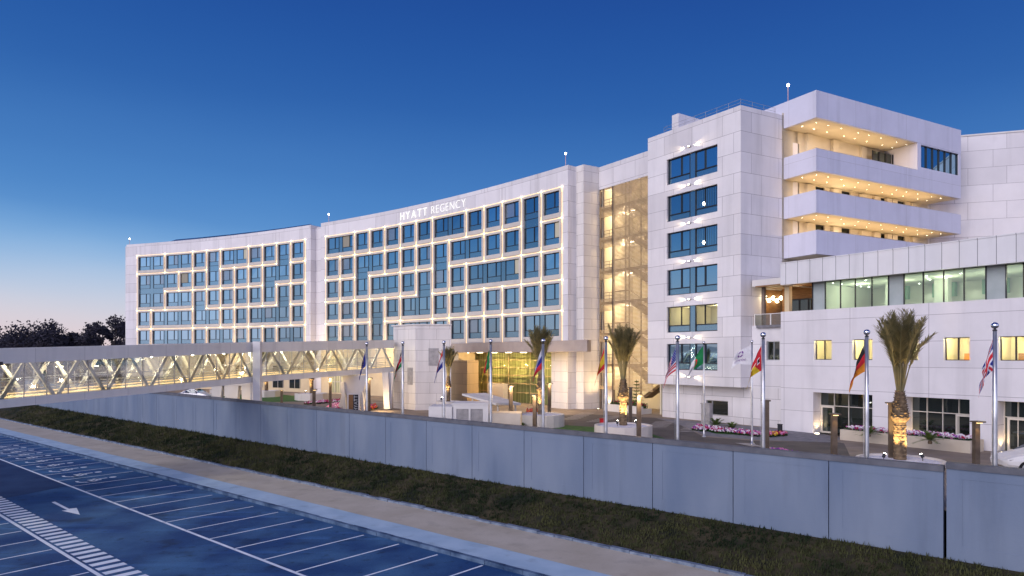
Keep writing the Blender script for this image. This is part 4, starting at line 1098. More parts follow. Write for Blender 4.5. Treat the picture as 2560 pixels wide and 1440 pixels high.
# terrace at the left of the restaurant
tA = PF.at(1905, -3)
mb = MB(); mb.box(PF, pL - 2.6, gl, -4.2, -4.0, H(2.5), H(5.62)); mb.box(PF, gl - .02, gl, -4, -.85, H(3.4), H(5.62)); obj('terrace_wall', mb, M['wood'], pod)
mb = MB(); mb.box(PF, pL - 2.8, gl, -4, -.75, H(2.30), H(2.52)); obj('terrace_floor', mb, M['cobble'], pod)
mb = MB(); c = PF.at(1909, -1.2); mb.box(PF, c - .13, c + .13, -1.35, -1.1, H(2.5), H(5.62)); obj('terrace_column', mb, M['steelbeam'], pod); mb = MB(); c2 = PF.at(1967, -1.0); mb.box(PF, c2 - .2, c2 + .2, -1.4, -1.0, H(2.5), H(5.62)); obj('terrace_column', mb, M['cream'], pod)
mb = MB(); a = PF.at(1976, -3.0); b = gl - .1
mb.face([PF(a, -3.0, H(2.5)), PF(b, -3.0, H(2.5)), PF(b, -3.0, H(4.6)), PF(a, -3.0, H(4.6))])
for q in range(5): x = a + (b - a - .05) * q / 4; mb.box(PF, x, x + .05, -3.0, -2.9, H(2.5), H(4.6), 1)
mb.box(PF, a, b, -3.0, -2.9, H(4.55), H(4.65), 1); obj('terrace_door', mb, [M['dglass'], M['wframe']], pod, uv=False)
for k, (u, v) in enumerate(((1913, 744), (1923, 751), (1933, 745), (1943, 752), (1953, 745))):
    y = BF(BF.at(u, .28), .28, 0).y; p = P(u, v, y)
    f = MB(); f.lathe([(.03, -.19), (.14, -.13), (.19, 0), (.14, .13), (.03, .19)], 12, p); q = obj('bubble_lamp', f, M['bubble'], pod, smooth=True, uv=False)
    f = MB(); f.lathe([(.01, -.08), (.06, -.05), (.075, 0), (.06, .05), (.01, .08)], 10, p + V((.08, -.17, 0))); obj('lamp_cap', f, M['dark'], q, uv=False)
mb = MB(); mb.box(BF, BF.at(1912, .03), BF.at(1964, .03), .004, .03, H(2.5), H(5.6)); obj('timber_cladding', mb, M['wood'], pod)
lamp('POINT', BF(BF.at(1936, .9), .9, H(4.2)), 22, WARM, shadow_soft_size=0.07)
lamp('POINT', PF(PF.at(2005, -2.0), -2.0, H(4.9)), 26, WARM, shadow_soft_size=0.07)
# lower part between tower and podium, with a glass balustrade on top
AF = -1.0
mb = MB(); aL = PF.at(1874, AF); ops = [(PF.at(1916, AF), PF.at(1949, AF), H(-.35), H(1.2), .2), (PF.at(1914, AF), PF.at(1950, AF), FZ + .02, H(-2.75), .25)]
wall_open(mb, PF, aL - 1.5, pL, FZ, H(2.5), ops, AF, .25); mb.face([PF(aL - 1.5, AF, H(2.5)), PF(pL, AF, H(2.5)), PF(pL, AF - .3, H(2.5)), PF(aL - 1.5, AF - .3, H(2.5))]); obj('side_wall', mb, M['clad_podium'], pod)
for o_ in ops:
    w = MB(); d = AF - .2; w.face([PF(o_[0], d, o_[2]), PF(o_[1], d, o_[2]), PF(o_[1], d, o_[3]), PF(o_[0], d, o_[3])]); ring(w, PF, *o_[:4], d, d + .08, .06, 1); w.box(PF, (o_[0] + o_[1]) / 2 - .03, (o_[0] + o_[1]) / 2 + .03, d, d + .07, o_[2], o_[3], 1)
    if o_[3] < H(-2): w.box(PF, o_[0], o_[1], d, d + .07, H(-3.7), H(-3.64), 1)
    obj('window', w, [M['dglass'], M['metal']], pod, uv=False)
b = MB(); x0, x1 = PF.at(1884, AF), pL
b.face([PF(x0, AF - .1, H(2.52)), PF(x1, AF - .1, H(2.52)), PF(x1, AF - .1, H(3.42)), PF(x0, AF - .1, H(3.42))], 0)
for x in (x0, (x0 + x1) / 2 - .1): b.box(PF, x, x + .1, AF - .14, AF - .06, H(2.5), H(3.45), 1)
b.box(PF, x0, x1, AF - .13, AF - .07, H(3.42), H(3.47), 1); obj('glass_balustrade', b, [M['railglass'], M['white']], pod, uv=False)

# ------------------------------------------------------------------ glass footbridge
Q0 = V((-30.06, 40.1, 0)); Q1 = V((-22.5, 59.4, 0)); Q2 = V((-12.95, 75.0, 0))
Qm = Q0 - (Q1 - Q0) * 0.75
bridge = thing('footbridge', 'long white enclosed footbridge with glass sides and zigzag trusses, sloping up to the lift tower', 'footbridge', (Q1.x, Q1.y, FZ))
BT = [(Qm, -3.08 - .58, 3.5), (Q0, -3.08, 3.5), (Q1, -2.31, 3.51), (Q2, -1.735, 3.51)]
BWID = 3.4
nrm = []
for i in range(4):
    a = BT[max(i - 1, 0)][0]; b = BT[min(i + 1, 3)][0]; t = (b - a).normalized(); nrm.append(V((t.y, -t.x, 0)))
class Seg:
    def __init__(s, i): s.i = i; s.A, s.B = BT[i], BT[i + 1]; s.L = (s.B[0] - s.A[0]).length
    def __call__(s, a, d, z):       # z from 0 (underside) upwards
        f = a / s.L
        n = nrm[s.i].lerp(nrm[s.i + 1], f)
        p = s.A[0].lerp(s.B[0], f) + n * d
        return V((p.x, p.y, H(s.A[1] + (s.B[1] - s.A[1]) * f) + z))
segs = [Seg(0), Seg(1), Seg(2)]
HB, FA0, HT = 0.52, 2.62, 3.5
for sg in segs:
    e = sg.L
    for side in (0, 1):
        d0, d1 = (-.16, 0.0) if side == 0 else (-BWID, -BWID + .16)
        mb = MB(); mb.box(sg, 0, e, d0, d1, FA0, HT, 0, 4); obj('roof_fascia', mb, M['bridge'], bridge)
        mb = MB(); mb.box(sg, 0, e, d0, d1, 0, HB, 0, 4); obj('floor_beam', mb, M['bridge'], bridge)
        dd = -.22 if side == 0 else -BWID + .22
        n = max(3, round(e / 1.75)); n += n % 2
        for k in range(n):
            a, b = e * k / n, e * (k + 1) / n; o_ = 0.16
            lo, hi = (a + o_, b - o_) if k % 2 == 0 else (b - o_, a + o_)
            mb = MB(); sd_ = sg(a, 1, 0) - sg(a, 0, 0)
            mb.beam(sg(lo, dd, HB), sg(hi, dd, FA0 + .1), 0.15, 0.21, 0, side=sd_); obj('truss_brace', mb, M['truss'], bridge, uv=False)
        m_ = max(4, round(e / 1.4)); dg = -.03 if side == 0 else -BWID + .03
        g = MB()
        for k in range(m_):
            a, b = e * k / m_, e * (k + 1) / m_
            g.face([sg(a, dg, HB), sg(b, dg, HB), sg(b, dg, FA0), sg(a, dg, FA0)]); gm = MB(); gm.box(sg, a - .02, a + .02, dg - .04, dg + .02, HB, FA0); obj('glazing_bar', gm, M['grey'], bridge, uv=False)
        obj('glass_side', g, M['bglass'], bridge, uv=False)
        h = MB(); dh = -.42 if side == 0 else -BWID + .42
        for z in (0.18, 0.36, 0.54, 1.05): h.beam(sg(0.1, dh, HB + z), sg(e - .1, dh, HB + z), .035, .05)
        obj('handrail', h, M['metal'], bridge, uv=False)
        l = MB(); dl = -.34 if side == 0 else -BWID + .34
        l.box(sg, 0.1, e - .1, dl - .04, dl + .04, HB + .06, HB + .10, 0, 2); obj('floor_light_strip', l, M['strip'], bridge, uv=False)
        l = MB(); dl = -.10 if side == 0 else -BWID + .10
        l.box(sg, 0.1, e - .1, dl - .03, dl + .03, FA0 + .02, FA0 + .05, 0, 2); obj('ceiling_light_strip', l, M['bstrip'], bridge, uv=False)
    mb = MB(); mb.box(sg, 0, e, -BWID + .16, -.16, 0.1, HB + .02, 0, 3); obj('deck', mb, M['cream'], bridge)
    mb = MB(); mb.box(sg, 0, e, -BWID + .16, -.16, FA0 + .12, HT - .05, 0, 3); obj('roof', mb, M['white'], bridge)
    k = 2.0
    while k < e:
        f = MB(); f.box(sg, k - .5, k + .5, -BWID / 2 - .08, -BWID / 2 + .08, FA0 + .08, FA0 + .115); obj('ceiling_light', f, M['lamp'], bridge, uv=False)
        lamp('POINT', sg(k, -BWID / 2, FA0 - .15), 240, (1, .88, .64), shadow_soft_size=0.07); k += 4.2
mb = MB(); c = segs[2](0.1, 0.36, 0); mb.box(Fr((c.x, c.y), (1, 0)), -.32, .32, -.25, .25, FZ, H(1.25)); obj('column', mb, M['white'], bridge)
mb = MB(); mb.tube([V((c.x - .55, c.y, FZ)), V((c.x - .55, c.y, H(.7)))], .05, 8); obj('drain_pipe', mb, M['metal'], bridge, uv=False)
# tapered piers and V supports
c0 = P(612, 890, 63.5)
mb = MB()
pf = Fr((c0.x, c0.y), (1, 0.05))
for (a, b, a2, b2) in ((-2.9, -2.3, -2.9, -1.95), (-1.65, -.75, -1.75, -.45), (-.1, .75, -.2, .95)):
    z0, z1 = FZ, H(-2.75)
    p = [pf(a, -.35, z0), pf(b, -.35, z0), pf(b, .35, z0), pf(a, .35, z0), pf(a2, -.35, z1), pf(b2, -.35, z1), pf(b2, .35, z1), pf(a2, .35, z1)]
    mb.hexa(p)
mb.box(pf, -3.0, 1.05, -.4, .4, H(-2.75), H(-2.2)); obj('tapered_pier', mb, M['white'], bridge)
def vleg(name, pts, w, dpt, mat):
    mb = MB()
    for (p, q) in pts: mb.beam(p, q, dpt, w, 0, side=(0, 1, 0))
    return obj(name, mb, mat, bridge, uv=False)
yv = 73.2
vleg('v_support', [(P(969, 1022, yv), P(964, 931, yv)), (P(971, 1022, yv + .5), P(978, 931, yv + .5))], .62, .7, M['white'])
yv = 70.5
mb = MB(); q = [P(866, 986, yv), P(906, 986, yv), P(906, 986, yv + 1.4), P(866, 986, yv + 1.4), P(855, 938, yv - .2), P(918, 938, yv - .2), P(918, 938, yv + 2.2), P(855, 938, yv + 2.2)]
mb.hexa(q); obj('angled_pier_head', mb, M['white'], bridge)
vleg('v_support', [(P(863, 1028, yv), P(857, 955, yv)), (P(851, 1018, yv + .6), P(873, 945, yv + .6))], .36, .5, M['white'])
vleg('v_support', [(P(908, 1028, yv), P(903, 978, yv)), (P(905, 1020, yv + .8), P(912, 975, yv + .8))], .30, .5, M['white'])
lamp('POINT', V((-24.2, 61.5, FZ + .6)), 90, WARM, shadow_soft_size=.06)  # added lamp without a fitting, brightens the tapered piers
lamp('POINT', V((-18, 73.5, FZ + 1.2)), 220, WARM, shadow_soft_size=0.07)
lamp('POINT', V((-13.6, 71.5, FZ + .9)), 200, WARM, shadow_soft_size=0.07)
# totem sign under the bridge
tot = thing('totem_sign', 'white framed totem with dark panel and upright lettering under the footbridge', 'sign', P(884, 1028, 69.6))
tot.location.z = FZ; tf = Fr((tot.location.x, tot.location.y), (1, 0.1))
mb = MB(); ring(mb, tf, -.62, .62, FZ, FZ + 2.0, -.12, .12, .13, 0); obj('frame', mb, M['white'], tot)
mb = MB(); mb.box(tf, -.49, .49, -.05, .03, FZ + .05, FZ + 1.87); mb.box(tf, -.49, -.05, .03, .05, FZ + .05, FZ + 1.87, 1); obj('panel', mb, [M['dark'], M['wood']], tot)
cu = bpy.data.curves.new('glyph', 'FONT'); cu.body = 'HYATT'; cu.size = 0.52; cu.extrude = .01; cu.align_x = 'CENTER'; cu.align_y = 'CENTER'
o = bpy.data.objects.new('glyph', cu); COL.objects.link(o); bpy.context.view_layer.update()
me = bpy.data.meshes.new_from_object(o.evaluated_get(bpy.context.evaluated_depsgraph_get())); bpy.data.objects.remove(o, do_unlink=True)
for v in me.vertices:
    x, y = -v.co.y, v.co.x
    v.co = tf(.24 + x, .045 + v.co.z, FZ + .97 + y * .98) - V(tot.location)
me.materials.clear(); me.materials.append(M['metal']); o = bpy.data.objects.new('lettering', me); COL.objects.link(o); o.parent = tot

# ------------------------------------------------------------------ lift tower
lt = thing('lift_tower', 'square white clad lift tower where the footbridge ends, in front of the curved wing', 'tower', (-10, 76, FZ))
A_, B_, C_ = V((-13.2, 76.0)), V((-10.35, 73.0)), V((-6.55, 73.4))
mb = MB(); mb.prism([tuple(A_), tuple(B_), tuple(C_), (-7.6, 79.5), (-11.5, 80.5)], FZ, H(3.3)); obj('wall', mb, M['clad_small'], lt)
mb = MB(); mb.prism([(-13.45, 76.05), (-10.42, 72.9), (-6.45, 73.3), (-7.5, 79.6), (-11.6, 80.7)], H(3.302), H(3.42)); obj('roof_edge', mb, M['white'], lt)
RF1 = Fr(B_, C_ - B_); LF1 = Fr(A_, B_ - A_)
mb = MB(); mb.box(RF1, 1.42, 2.5, 0.0, .03, H(-1.05), H(.83)); obj('louvre_panel', mb, M['grey'], lt)
mb = MB(); mb.box(LF1, 2.75, 3.7, 0.0, .03, H(-3.1), H(-1.25)); obj('louvre_panel', mb, M['grey'], lt)

# kiosk with louvred doors and slanted cover behind the wall
kz = thing('utility_kiosk', 'low white kiosk with two grey louvred doors behind the boundary wall', 'kiosk', (-4.5, 49, FZ))
K = Fr((P(1141, 0, 48.0).x, 48.0), (1, -0.06))
mb = MB(); wall_open(mb, K, -.28, 2.25, FZ, H(-3.42), [(0, .86, FZ + .1, H(-3.72)), (1.0, 1.86, FZ + .1, H(-3.72))], 0, .1)
mb.box(K, -.28, 2.25, -2.6, -.11, FZ, H(-3.44)); mb.box(K, -.34, 2.31, -2.6, .05, H(-3.42), H(-3.33)); obj('wall', mb, M['white'], kz)
for a in (0, 1.0):
    mb = MB(); mb.box(K, a + .02, a + .84, -.10, -.06, FZ + .1, H(-3.72)); z = FZ + .2
    while z < H(-3.8): mb.box(K, a + .06, a + .80, -.06, -.03, z, z + .05); z += .11
    obj('louvred_door', mb, M['grey'], kz, uv=False)
mb = MB(); mb.box(K, -1.95, -.3, -2.2, .12, FZ, H(-3.55)); obj('side_block', mb, M['white'], kz)
mb = MB(); mb.box(K, 2.27, 4.5, -2.4, -.3, FZ, H(-4.05)); obj('low_block', mb, M['bedstone'], kz)
cv = thing('ramp_cover', 'slanted white flat roof over a ramp behind the louvred kiosk', 'canopy', (-1.5, 57, FZ))
q = [P(1155, 984, 57), P(1240, 1008, 52.5), P(1302, 1008, 57), P(1214, 982, 62)]
mb = MB(); mb.hexa([p - V((0, 0, .16)) for p in q] + q); obj('roof', mb, M['white'], cv)
for (u, v, y) in ((1181, 994, 56), (1244, 1009, 53.5), (1288, 1008, 57)):
    p = P(u, v, y); mb = MB(); mb.beam(V((p.x + .1, p.y, FZ)), V((p.x, p.y, p.z - .1)), .12, .12); obj('post', mb, M['white'], cv, uv=False)

# ------------------------------------------------------------------ palms in planters
def palm(rad, hgt, crown, seed):
    rr = random.Random(seed); root = thing('palm_tree', 'palm', 'palm tree')
    # trunk: rough leaf-base scales on a slightly swelling stem
    mb = MB(); prof = []
    n = 34
    for k in range(n + 1):
        f = k / n
        r = rad * (1.0 - .10 * f) if f < .58 else rad * (1.45 - 0.75 * (f - .58) / .42)
        prof.append((r * (1.0 + (.10 if k % 2 else -.04)), f * hgt))
    mb.lathe(prof, 14); 
    for k in range(int(hgt / .105)):
        z = .1 + k * .105; f = z / hgt
        r = rad * (1.0 - .10 * f) if f < .58 else rad * (1.45 - 0.75 * (f - .58) / .42)
        c = 9
        for q in range(c):
            a = 2 * math.pi * (q + .5 * (k % 2)) / c + rr.uniform(-.1, .1); w = r * .30; out = r * (.14 if f < .56 else .26) * rr.uniform(.6, 1.5)
            t = V((-math.sin(a), math.cos(a), 0)); o = V((math.cos(a), math.sin(a), 0))
            b = o * r * .93 + V((0, 0, z))
            mb.face([b - t * w, b + t * w, b + t * w * .6 + o * out + V((0, 0, .10)), b - t * w * .6 + o * out + V((0, 0, .10))])
    obj('trunk', mb, M['bark'], root, uv=False, local=True)
    st_, lf = MB(), MB()
    for i in range(42):
        a = 2.399 * i + rr.uniform(-.2, .2); q = (i + .5) / 42
        lean = .02 + .205 * q ** 1.1 + rr.uniform(-.02, .03) + (.16 if rr.random() < .05 else 0); ln = crown * rr.uniform(.80, 1.03) * (1 - .14 * q)
        o = V((math.cos(a), math.sin(a), 0)); pts = []
        bend = rr.uniform(.0, .20) * q + .02
        for k in range(9):
            f = k / 8; ang = lean * .75 + bend * f * f * 1.3
            pts.append(o * (rad * .42 + math.sin(ang) * ln * f) + V((0, 0, hgt - .12 + math.cos(ang) * ln * f)))
        st_.tube(pts, [.035 * (1 - .8 * k / 8) for k in range(9)], 3, 0, cap=False)
        t0 = V((-o.y, o.x, 0))
        for k in range(52):
            f = .42 + .58 * k / 51; x = f * 8; j = min(7, int(x)); p = pts[j].lerp(pts[j + 1], x - j); dr = (pts[j + 1] - pts[j]).normalized()
            for sg in (-1, 1):
                l = crown * (.035 + .105 * math.sin(min(1, (f - .36) / .64) * math.pi * .9)) * rr.uniform(.7, 1.2)
                d_ = (dr * rr.uniform(.50, .80) + t0 * sg * rr.uniform(.45, .75) + o * rr.uniform(-.35, .30)).normalized()
                w = V((d_.y, -d_.x, 0)); w = w.normalized() * .020 if w.length > .01 else V((.020, 0, 0))
                e = p + d_ * l
                lf.face([p - w * .6, p + w * .6, p + d_ * l * .6 + w, e, p + d_ * l * .6 - w])
    obj('leaf_stalks', st_, M['rachis'], root, uv=False, local=True); obj('fronds', lf, M['palmleaf'], root, uv=False, local=True)
    return root
def planter(r, h, sides, loc, label, gravel=True):
    root = thing('planter', label, 'planter', loc, 0, 'round planters on the forecourt')
    mb = MB(); n = sides; mb.lathe([(r, 0), (r, h), (r - .16, h), (r - .16, h - .10)], n, a0=.2); mb.f.pop(); mb.m.pop(); obj('wall', mb, M['planter'], root, local=True)
    mb = MB(); mb.lathe([(r - .16, h - .10), (r * .5, h - .04), (.02, h - .02)], n, a0=.2); obj('gravel_fill', mb, M['gravel'], root, local=True, uv=False)
    return root
def uplight(loc, aim, e, label, r=.09):
    root = thing('spotlight', label, 'spotlight', loc, 0, 'ground spotlights under the palms')
    d = (V(aim) - V(loc)); d.z = abs(d.z); d.normalize()
    mb = MB(); mb.tube([V((0, 0, 0)), V((0, 0, .22))], .02, 6); mb.tube([V((0, 0, .22)) - d * .05, V((0, 0, .22)) + d * .16], r * .9, 10); obj('body', mb, M['dark'], root, local=True, uv=False)
    mb = MB(); mb.tube([V((0, 0, .22)) + d * .16, V((0, 0, .22)) + d * .175], r * .8, 10); obj('lens', mb, M['bright'], root, local=True, uv=False)
    lamp('SPOT', V(loc) + V((0, 0, .22)) + d * .22, e, (1, .66, .26), aim=aim, spot_size=R_(72), spot_blend=.8, shadow_soft_size=.06)
slab = ['palm before the lobby glass', 'palm before the stairwell, left side', 'large palm near the podium, left side', 'slim palm beside the lift tower', 'palm under the middle of the footbridge', 'palm behind the footbridge column', 'palm beyond the silver car', 'right one of two palms behind the bridge glass', 'left one of two palms behind the bridge glass']
palmA = palm(.27, 3.3, 4.1, 21)
palmdata = [  # u, Y, base height, scale xy, scale z, planter radius, planter height, sides, palm label, planter label
    (1352, 56.5, 1.0, .95, 1.02, 1.95, 1.0, 20, 'palm tree in the round planter behind the white blue red flag', 'round cream planter under the palm in front of the lobby glass'),
    (1558, 47.6, 1.0, .98, .98, 2.0, 1.0, 20, 'uplit palm tree in front of the louvred stairwell', 'round cream planter with white gravel in front of the stairwell'),
    (2250, 36.8, .25, 1.12, 1.12, 2.15, .25, 28, 'large uplit palm tree in front of the podium shop windows', 'low round gravel bed holding the large palm near the podium'),
    (1121, 62.0, 1.7, .66, .70, 1.1, 1.7, 14, 'slim palm tree beside the lift tower and the red white blue flag', 'tall narrow planter behind the kiosk, under the slim palm'),
    (779, 90.0, .9, .9, .95, 2.15, .9, 8, 'uplit palm trunk in the many sided planter under the footbridge', 'many sided cream planter under the middle of the footbridge'),
    (666, 97.0, .9, .9, .95, 1.9, .9, 8, 'uplit palm behind the footbridge column', 'cream planter behind the footbridge column'),
    (555, 100.0, .9, .9, .9, 1.7, .9, 8, 'palm beyond the silver car behind the footbridge', 'cream planter beyond the silver car'),
    (277, 86.0, .3, .9, .9, None, 0, 0, 'palm trunk seen through the footbridge glass, right of two', ''),
    (204, 96.0, .3, .9, .9, None, 0, 0, 'palm trunk seen through the footbridge glass, left of two', '')]
for i, (u, Y, b, sx, sz, r, h, n, lab, plab) in enumerate(palmdata):
    x = (u - CX) / F * Y
    o = palmA if i == 0 else copy_tree(palmA)
    o.location = (x, Y, FZ + max(b - .06, 0)); o.scale = (sx, sx, sz); o.rotation_euler = (0, 0, i * 1.3); tag(o, lab, 'palm tree', 'date palms on the forecourt')
    if r: planter(r, h, n, (x, Y, FZ), plab)
    lx = (-.55, -.9) if i != 2 else (-1.15, -.5)
    uplight((x + lx[0], Y + lx[1], FZ + b), (x, Y, FZ + b + 2.3), 900 if i < 3 else 700, 'lit ground spotlight below the ' + slab[i])
    if i in (1, 2): uplight((x + .8, Y - .7, FZ + b), (x, Y, FZ + b + 1.8), 700, 'right hand spotlight below the ' + slab[i])

# cycads and small shrubs
def cycad(seed, r):
    rr = random.Random(seed); root = thing('cycad', '', 'plant'); lf = MB()
    for i in range(22):
        a = 2.4 * i; el = 1.25 - 1.05 * i / 22; ln = r * rr.uniform(.85, 1.1); o = V((math.cos(a), math.sin(a), 0)); t0 = V((-o.y, o.x, 0)); p0 = V((0, 0, .15))
        pts = [p0 + o * (math.cos(el) * ln * f) + V((0, 0, math.sin(el) * ln * f - .35 * ln * f * f)) for f in (0, .25, .5, .75, 1)]
        for k in range(16):
            f = .15 + .85 * k / 15; x = f * 4; j = min(3, int(x)); p = pts[j].lerp(pts[j + 1], x - j); dr = (pts[j + 1] - pts[j]).normalized()
            for sg in (-1, 1):
                e = p + (dr * .5 + t0 * sg * .8).normalized() * r * .22; lf.face([p - dr * .02, p + dr * .02, e])
    obj('fronds', lf, M['cycad'], root, local=True, uv=False)
    mb = MB(); mb.lathe([(.10, 0), (.13, .1), (.08, .2)], 8); obj('stem', mb, M['bark'], root, local=True, uv=False); return root
cyA = cycad(4, 1.0)
for i, (u, v, z, sc, lab) in enumerate(((1790, 1070, 0, 1.1, 'yellow green cycad nearest the grey cabinet in the flower bed'), (1829, 1078, 0, .95, 'dark green cycad to the right of another in the narrow flower bed'),
                                ((2172), 1092, .5, .95, 'cycad in the long flower planter behind the black red gold flag'), (2325, 1110, .5, 1.05, 'cycad in the long flower planter right of the large palm'),
                                (1583, 1020, .4, 1.2, 'lit cycad in the white planter below the stairwell louvres'), (1305, 1070, 0, .6, 'small spiky plant at the left foot of the round planter'))):
    o = cyA if i == 0 else copy_tree(cyA); o.location = G(u, v, FZ + z); o.scale = (sc,) * 3; o.rotation_euler = (0, 0, i); tag(o, lab, 'plant', 'cycads in the beds')
# flower beds
rr = random.Random(17)
def bed(name, label, pts_fn, n, cols, h=.22):
    root = thing(name, label, 'flower bed', pts_fn(.5, .5))
    lf, fl = MB(), MB()
    for _ in range(n):
        p = pts_fn(rr.random(), rr.random()); k = rr.randrange(len(cols)); hh = h * rr.uniform(.5, 1.1)
        for q in range(3):
            a = rr.random() * 6.28; d = V((math.cos(a), math.sin(a), 0)); t = V((-d.y, d.x, 0)); b = p + d * .05
            lf.face([b - t * .05, b + t * .05, b + d * .12 + t * .03 + V((0, 0, hh * .8)), b + d * .12 - t * .03 + V((0, 0, hh * .8))])
        c = p + V((0, 0, hh)); s = rr.uniform(.05, .10)
        fl.face([c + V((s * math.cos(a_), s * math.sin(a_), s * .35 * math.sin(2 * a_ + k))) for a_ in [i * math.pi / 3 for i in range(6)]], k)
        fl.face([c + V((s * math.cos(a_) * .9, s * .3 * math.sin(a_), s * math.sin(a_) * .9)) for a_ in [i * math.pi / 3 for i in range(6)]], k)
    f = obj('flowers', fl, [M[c] for c in cols], root, uv=False); f['kind'] = 'stuff'
    f = obj('foliage', lf, M['bedleaf'], root, uv=False); f['kind'] = 'stuff'; return root
def quadfn(a, b, c, d): return lambda s, t: a.lerp(b, s).lerp(d.lerp(c, s), t)
gz = lambda u, v, z=.02: G(u, v, FZ + z)
mix = ['petal_white', 'petal_pink', 'petal_red', 'petal_violet', 'petal_white']
bed('flower_bed', 'narrow curved bed of mixed flowers in front of the tower base', quadfn(gz(1730, 1076), gz(1910, 1093), gz(1905, 1086), gz(1745, 1066)), 520, mix)
bed('flower_bed', 'right end of the flower bed with red and yellow blooms behind the flagpole', quadfn(gz(1908, 1094), gz(1968, 1090), gz(1965, 1084), gz(1908, 1087)), 160, ['petal_red', 'petal_yellow', 'petal_pink'])
bed('flower_bed', 'pink and red flower bed left of the totem under the footbridge', quadfn(gz(812, 1026), gz(862, 1030), gz(858, 1010), gz(830, 1014)), 420, ['petal_red', 'petal_pink', 'petal_pink', 'petal_white'], .3)
bed('flower_bed', 'red and brown flower bed right of the totem under the footbridge', quadfn(gz(910, 1030), gz(945, 1022), gz(938, 1014), gz(915, 1018)), 160, ['petal_red', 'petal_pink', 'fl_orange'], .25)
bed('flower_bed', 'thin row of flowers behind the many sided planter', quadfn(gz(760, 1012), gz(860, 1006), gz(858, 1000), gz(765, 1008)), 200, ['petal_red', 'petal_pink', 'petal_white'], .25)
bed('flower_bed', 'strip of violet flowers just behind the boundary wall by the tall lamp column', quadfn(gz(1925, 1140), gz(2000, 1149), gz(1995, 1138), gz(1925, 1130)), 160, ['petal_violet', 'petal_pink'], .25)
bed('flower_bed', 'red leafed planting on the rim of the lawn behind the round planter', quadfn(gz(1315, 1040), gz(1352, 1036), gz(1352, 1026), gz(1318, 1028)), 120, ['petal_red', 'fl_orange'], .3)
# long raised planter in front of the podium
a, b = PF.at(2098, 2.3), PF.at(2432, 1.9)
rp = thing('flower_planter', 'long cream raised planter full of white and pink flowers along the podium', 'planter', PF((a + b) / 2, 1.6, FZ))
mb = MB(); mb.box(PF, a, b, 1.95, 2.2, FZ, FZ + .72); mb.box(PF, a, b, .4, .6, FZ, FZ + .72); mb.box(PF, a, a + .2, .6, 1.95, FZ, FZ + .72); mb.box(PF, b - .2, b, .6, 1.95, FZ, FZ + .72); obj('wall', mb, M['bedstone'], rp)
mb = MB(); mb.box(PF, a + .2, b - .2, .6, 1.95, FZ + .3, FZ + .60); obj('soil', mb, M['soil'], rp)
bed('planted_flowers', 'mass of white pink and violet flowers filling the long raised planter', lambda s, t: PF(a + .25 + (b - a - .5) * s, .65 + 1.28 * t, FZ + .6), 1300, mix + ['petal_white'], .3)
# white low wall planter under the stair louvres
mb = MB(); p = [SF(2.6, 1.6, 0), SF(SL + 3.2, 1.6, 0), SF(SL + 3.2, 1.3, 0), SF(2.6, 1.3, 0)]
mb.box(SF, 2.6, SL + .6, 1.3, 1.6, FZ, FZ + .75); mb.box(SF, 2.6, 2.9, 0.1, 1.3, FZ, FZ + .75); mb.box(SF, 2.9, SL + .6, .1, 1.3, FZ, FZ + .5)
tag(obj('wall_planter', mb, M['white']), 'low white wall planter at the foot of the louvred stairwell', 'planter')
bed('planted_flowers', 'red and green shrubs growing in the white planter below the louvres', lambda s, t: SF(3.2 + 4.4 * s, .3 + t, FZ + .5), 260, ['petal_red', 'bedleaf', 'bedleaf'], .5)
sh = thing('shrub', 'thin tiered dark conifer before the stairwell louvres', 'shrub', SF(6.6, .8, FZ + .5))
mb = MB(); mb.tube([SF(6.6, .8, FZ + .5), SF(6.6, .8, FZ + 3.4)], .03, 5); obj('stem', mb, M['bark'], sh, uv=False)
mb = MB()
for k in range(8):
    z = FZ + .9 + k * .33; r = .95 * (1 - k / 9.5)
    for q in range(12):
        aa = q * .5236 + k; d = V((math.cos(aa), math.sin(aa), .12)); t = V((-d.y, d.x, 0)); b_ = SF(6.6, .8, z)
        for f in (.35, .6, .85):
            c_ = b_ + d * r * f; mb.face([c_ - t * .16 * (1.1 - f), c_ + d * .15, c_ + t * .16 * (1.1 - f), c_ - V((0, 0, .10))])
obj('branches', mb, M['cycad'], sh, uv=False)

# ------------------------------------------------------------------ flagpoles and flags
def flagpole(h, r):
    root = thing('flagpole', '', 'flagpole')
    mb = MB(); mb.lathe([(r * 2.4, 0), (r * 2.4, .04), (r * 1.25, .06), (r * 1.1, .5), (r, h * .5), (r * .78, h)], 12); obj('pole', mb, M['metal'], root, local=True, uv=False, smooth=True)
    mb = MB(); mb.lathe([(r * .9, h), (r * .9, h + .05), (r * .45, h + .06), (r * .45, h + .10)], 10); obj('collar', mb, M['dark'], root, local=True, uv=False)
    mb = MB(); R0 = r * 1.55; mb.lathe([(R0 * math.sin(math.pi * k / 10) + .001, h + .08 + R0 - R0 * math.cos(math.pi * k / 10)) for k in range(11)], 16); obj('ball', mb, M['chrome'], root, local=True, uv=False, smooth=True)
    mb = MB(); mb.tube([V((-r * 1.6, 0, 1.2)), V((-r * 1.3, 0, h))], .008, 4); obj('halyard', mb, M['metal'], root, local=True, uv=False); return root
